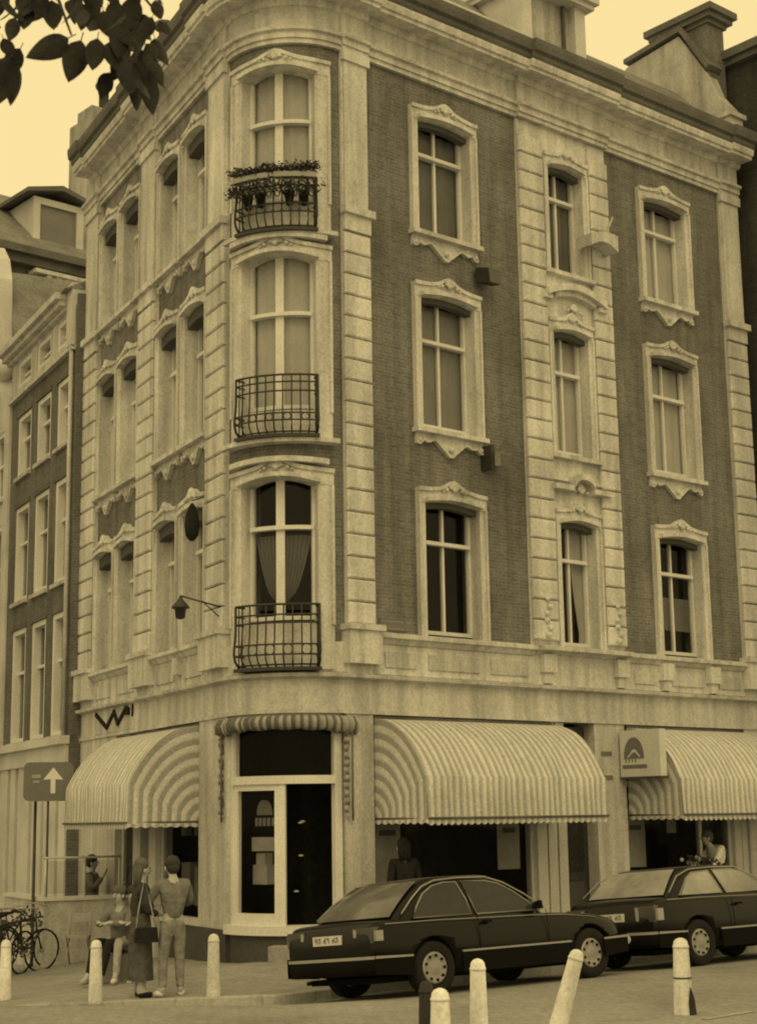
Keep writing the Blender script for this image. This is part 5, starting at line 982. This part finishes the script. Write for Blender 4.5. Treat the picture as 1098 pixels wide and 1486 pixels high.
# woman in profile with a black handbag
wp = stand(203, 1441, 20.85); WOM = pm(wp, -70)
person(WOM, 'woman in a long dark coat dress with shoulder length hair, facing the man', dict(elbr=(.22, .02, 1.15), wrir=(.14, .20, 1.06), palr=(.10, .26, 1.05), elbl=(-.24, -.05, 1.13), wril=(-.22, .04, .90), pall=(-.21, .07, .84)), .945, 'cloth_dark', 'cloth_dim', 'hair_mid', 'cloth_black', skirt=.22, long_hair=True)
hb = thing('handbag', WOM @ Vector((.3, .05, .8)), 'black handbag hanging at the woman\'s hip', 'handbag'); MB().prism([(.34, -.14, .68), (.24, -.14, .68), (.25, -.12, .86), (.33, -.12, .86)], [(.34, .16, .68), (.24, .16, .68), (.25, .14, .86), (.33, .14, .86)]).build('bag_body', 'cloth_black', hb, WOM); MB().tube([(.30, -.12, .85), (.27, -.08, 1.1), (.2, 0, 1.44), (.25, .08, 1.1), (.30, .13, .85)], .010, 5).build('strap', 'cloth_pale', hb, WOM)
# two people sitting on the ground by the terrace wall, knees drawn up
SIT = dict(pelvis=(0, 0, .16), waist=(0, -.05, .32), chest=(0, -.06, .54), neck=(0, -.04, .70), throat=(0, -.02, .76), jaw=(0, .03, .81), face=(0, .02, .87), crown=(0, 0, .94))
for s, sg in (('l', -1), ('r', 1)): SIT.update({'hip' + s: (sg * .10, .05, .15), 'knee' + s: (sg * .12, .36, .46), 'ank' + s: (sg * .11, .52, .10), 'heel' + s: (sg * .11, .50, .04), 'toe' + s: (sg * .12, .68, .03), 'sho' + s: (sg * .18, -.05, .64), 'elb' + s: (sg * .25, .12, .46), 'wri' + s: (sg * .12, .32, .50), 'pal' + s: (sg * .06, .38, .49)})
SIT2 = {k: (v[0], v[1], v[2] + (.34 if k not in ('kneel', 'kneer', 'ankl', 'ankr', 'heell', 'heelr', 'toel', 'toer') else .12 if 'knee' in k else 0)) for k, v in SIT.items()}
ps = stand(172, 1392, 23.0); person(pm(ps, 150), 'person in black trousers and a grey top sitting low by the terrace wall', SIT2, .96, 'cloth_mid', 'cloth_black', 'hair_mid', 'cloth_pale')
ps2 = stand(192, 1394, 23.0); person(pm(ps2, 175), 'person in pale trousers sitting low behind the woman', SIT2, .94, 'cloth_mid', 'cloth_pale', 'hair', 'cloth_white')
for k, p_ in enumerate((ps, ps2)): 
    q = pm(p_, 150 if k == 0 else 175); c = MB().box(ID, -.19, .19, -.19, .19, 0, .36).build('low_crate', 'timber', None, q, label=('low wooden crate under the person in black trousers', 'low wooden crate under the person in pale trousers')[k], cat='crate')
# person standing on the terrace wall, waiter by the window, dark figure by the pier
q = wpt(FL, 7.1, -.35, 0); q.z = gz(q.x, q.y); person(pm(q, -100), 'person in a grey jacket standing behind the terrace wall and its screen', dict(elbr=(.3, .15, 1.2), wrir=(.25, .3, 1.4), palr=(.24, .34, 1.47)), .98, 'cloth_mid', 'cloth_dark', 'hair', 'cloth_black')
def onpav(u, o): p = wpt(FR, u, -o, 0); return Vector((p.x, p.y, gz(p.x, p.y)))
person(pm(onpav(9.30, .55), 42 + 90 - 20), 'person in a white shirt bending over the flowers outside the shop window', dict(waist=(0, .03, 1.10), chest=(0, .08, 1.31), neck=(0, .12, 1.46), throat=(0, .15, 1.51), jaw=(0, .21, 1.55), face=(0, .20, 1.61), crown=(0, .18, 1.68), elbl=(-.25, .2, 1.15), wril=(-.18, .42, 1.10), pall=(-.15, .48, 1.09), elbr=(.25, .2, 1.15), wrir=(.18, .42, 1.10), palr=(.15, .48, 1.09)), .97, 'cloth_white', 'cloth_dark', 'hair_mid', 'cloth_black')
person(pm(onpav(2.15, .45), 20), 'dark clothed figure standing against the white pier beside the long shop window', None, .94, 'cloth_black', 'cloth_black', 'cloth_black', 'cloth_black', long_hair=True)
fp = onpav(8.75, .55); t = link('flower_stand', None, None, Matrix.Translation(fp), 'stand of pale flowers and dark leaves outside the shop window', 'flowers')
MB().lathe([(.16, 0), (.2, .5), (.26, .95), (.28, 1.0), (.1, 1.0)], (0, 0, 0), 12).build('tub', 'timber', t); f = MB()
for i in range(6): leaf_clump(f, (random.uniform(-.3, .35), random.uniform(-.2, .2), 1.08 + random.random() * .15), .14, 50, .04)
f.build('foliage', 'plant', t, kind='stuff'); f = MB()
for i in range(9): f.ball((random.uniform(-.35, .3), random.uniform(-.22, .1), 1.10 + random.random() * .18), .035, 6)
f.build('blossom', 'blossom', t, kind='stuff')
# ---------------------------------------------------------------- the tree whose branch hangs into the view
TB = Vector((-2.35, 5.6, 0)); zt = z_road(TB.x, TB.y)
T = link('tree', None, None, Matrix.Translation((TB.x, TB.y, zt)), 'tree whose dark leafy branch hangs against the sky above the side street', 'tree')
Mt = Matrix.Translation((0, 0, 0))
MB().tube([(TB.x, TB.y, zt - .1), (TB.x + .02, TB.y, 1.5), (TB.x - .03, TB.y, 3), (TB.x + .05, TB.y, 4.6), (TB.x + .1, TB.y + .1, 6.5)], .17, 10, r1=.07).build('trunk', 'bark', T, Mt)
BR = [[(TB.x, TB.y, 3.6), (-1.9, 5.3, 4.55), (-1.3, 5.1, 4.85), (-.85, 5.0, 4.78), (-.72, 4.98, 4.60)], [(-1.9, 5.3, 4.55), (-1.55, 5.05, 4.6), (-1.28, 5.0, 4.5), (-1.2, 4.98, 4.3)], [(-1.3, 5.1, 4.85), (-1.05, 5.0, 4.66), (-1.0, 4.98, 4.52)], [(TB.x, TB.y, 4.4), (-1.7, 5.6, 5.3), (-1.0, 5.5, 5.5)]]
for i, b in enumerate(BR): MB().tube(b, .022 if i in (0, 3) else .009, 6, r1=.004).build('branch', 'bark', T, Mt)
def leaf_mesh(k):
    rnd = random.Random(k); mb = MB(); n = 9; L_ = 1.; rows = []
    for i in range(n + 1):
        t_ = i / n; w_ = .30 * math.sin(math.pi * min(1, t_ ** .8)) ** .8 * (1 - .25 * t_) + .004; curl = .10 * t_ * t_ * (1 + .5 * k)
        rows.append([(-w_, w_ * .25 - curl, -t_), (-w_ * .5, w_ * .06 - curl, -t_ - .01), (0, -curl, -t_ - .015), (w_ * .5, w_ * .06 - curl, -t_ - .01), (w_, w_ * .25 - curl, -t_)])
    mb.sheet(rows); mb.tube([(0, .0, .18), (0, 0, 0)], .012, 4); return mb.mesh('leaf', 'leaf')
LM = [leaf_mesh(k) for k in range(3)]
rl = random.Random(5)
def leaf_at(px, py, yd, ln, ang, yaw, pitch=0):       # ang: swing from hanging straight down
    p = at(px, py, yd)
    Mw = Matrix.Translation(p) @ Matrix.Rotation(math.radians(ang), 4, 'Y') @ Matrix.Rotation(math.radians(yaw), 4, 'Z') @ Matrix.Rotation(math.radians(pitch), 4, 'X') @ Matrix.Scale(ln * rl.uniform(.92, 1.22), 4)
    link('leaf', LM[random.randrange(3)], T, Mw)
for a in ((100, 55, 4.9, .14, 62, 10), (118, 58, 4.92, .14, 15, 20), (70, 78, 4.95, .075, -95, 20), (30, 70, 5, .10, 25, 30), (28, 95, 5.0, .13, 14, 60), (8, 100, 4.95, .12, 10, 10), (22, 25, 4.9, .10, 10, 15), (40, 5, 5, .10, 5, 10), (75, 0, 4.9, .10, -6, 5), (110, -6, 5, .10, -4, 20), (125, 5, 5.1, .09, 8, 10), (142, 55, 4.9, .13, 8, 15), (160, 60, 4.95, .11, -8, 30), (160, 105, 5, .105, 20, 30), (185, 85, 4.9, .13, -6, 12), (178, 30, 4.95, .13, 6, 20), (200, 30, 5, .13, 0, 20), (205, 78, 5, .12, -4, 10), (222, 85, 5.05, .11, -14, 30), (225, 55, 5.1, .10, -18, 40), (195, -5, 5, .12, 10, 10), (170, 0, 4.95, .11, 12, 10), (225, 0, 5, .07, -15, 10), (0, 0, 5, .07, 0, 10), (5, 55, 5, .08, -25, 10), (15, 85, 4.9, .10, 40, 20), (232, 30, 5, .08, -30, 20), (200, 120, 5.05, .09, 5, 50), (150, 15, 5.05, .11, -10, 10), (60, -15, 5, .11, 5, 40), (185, 50, 5.02, .13, 18, 60), (210, 100, 4.97, .11, -10, 5)):
    leaf_at(*a)
rn = random.Random(3)
for i in range(70):
    leaf_at(rn.uniform(-40, 235), rn.uniform(-120, -12) if i % 3 else rn.uniform(-20, 28), rn.uniform(4.75, 5.5), rn.uniform(.075, .115), rn.uniform(-35, 35), rn.uniform(-60, 60), rn.uniform(-25, 20))
for i in range(26): leaf_at(rn.gauss(196, 17), rn.uniform(15, 120), rn.uniform(4.8, 5.4), rn.uniform(.07, .11), rn.uniform(-50, 40), rn.uniform(-60, 60), rn.uniform(-25, 20))
for i in range(60):
    p = Vector((rn.uniform(-2.4, -.9), rn.uniform(5.1, 6.0), rn.uniform(5.1, 6.4))); link('leaf', LM[i % 3], T, Matrix.Translation(p) @ Matrix.Rotation(rn.uniform(-.6, .6), 4, 'Y') @ Matrix.Rotation(rn.uniform(-1, 1), 4, 'Z') @ Matrix.Scale(rn.uniform(.08, .13), 4))
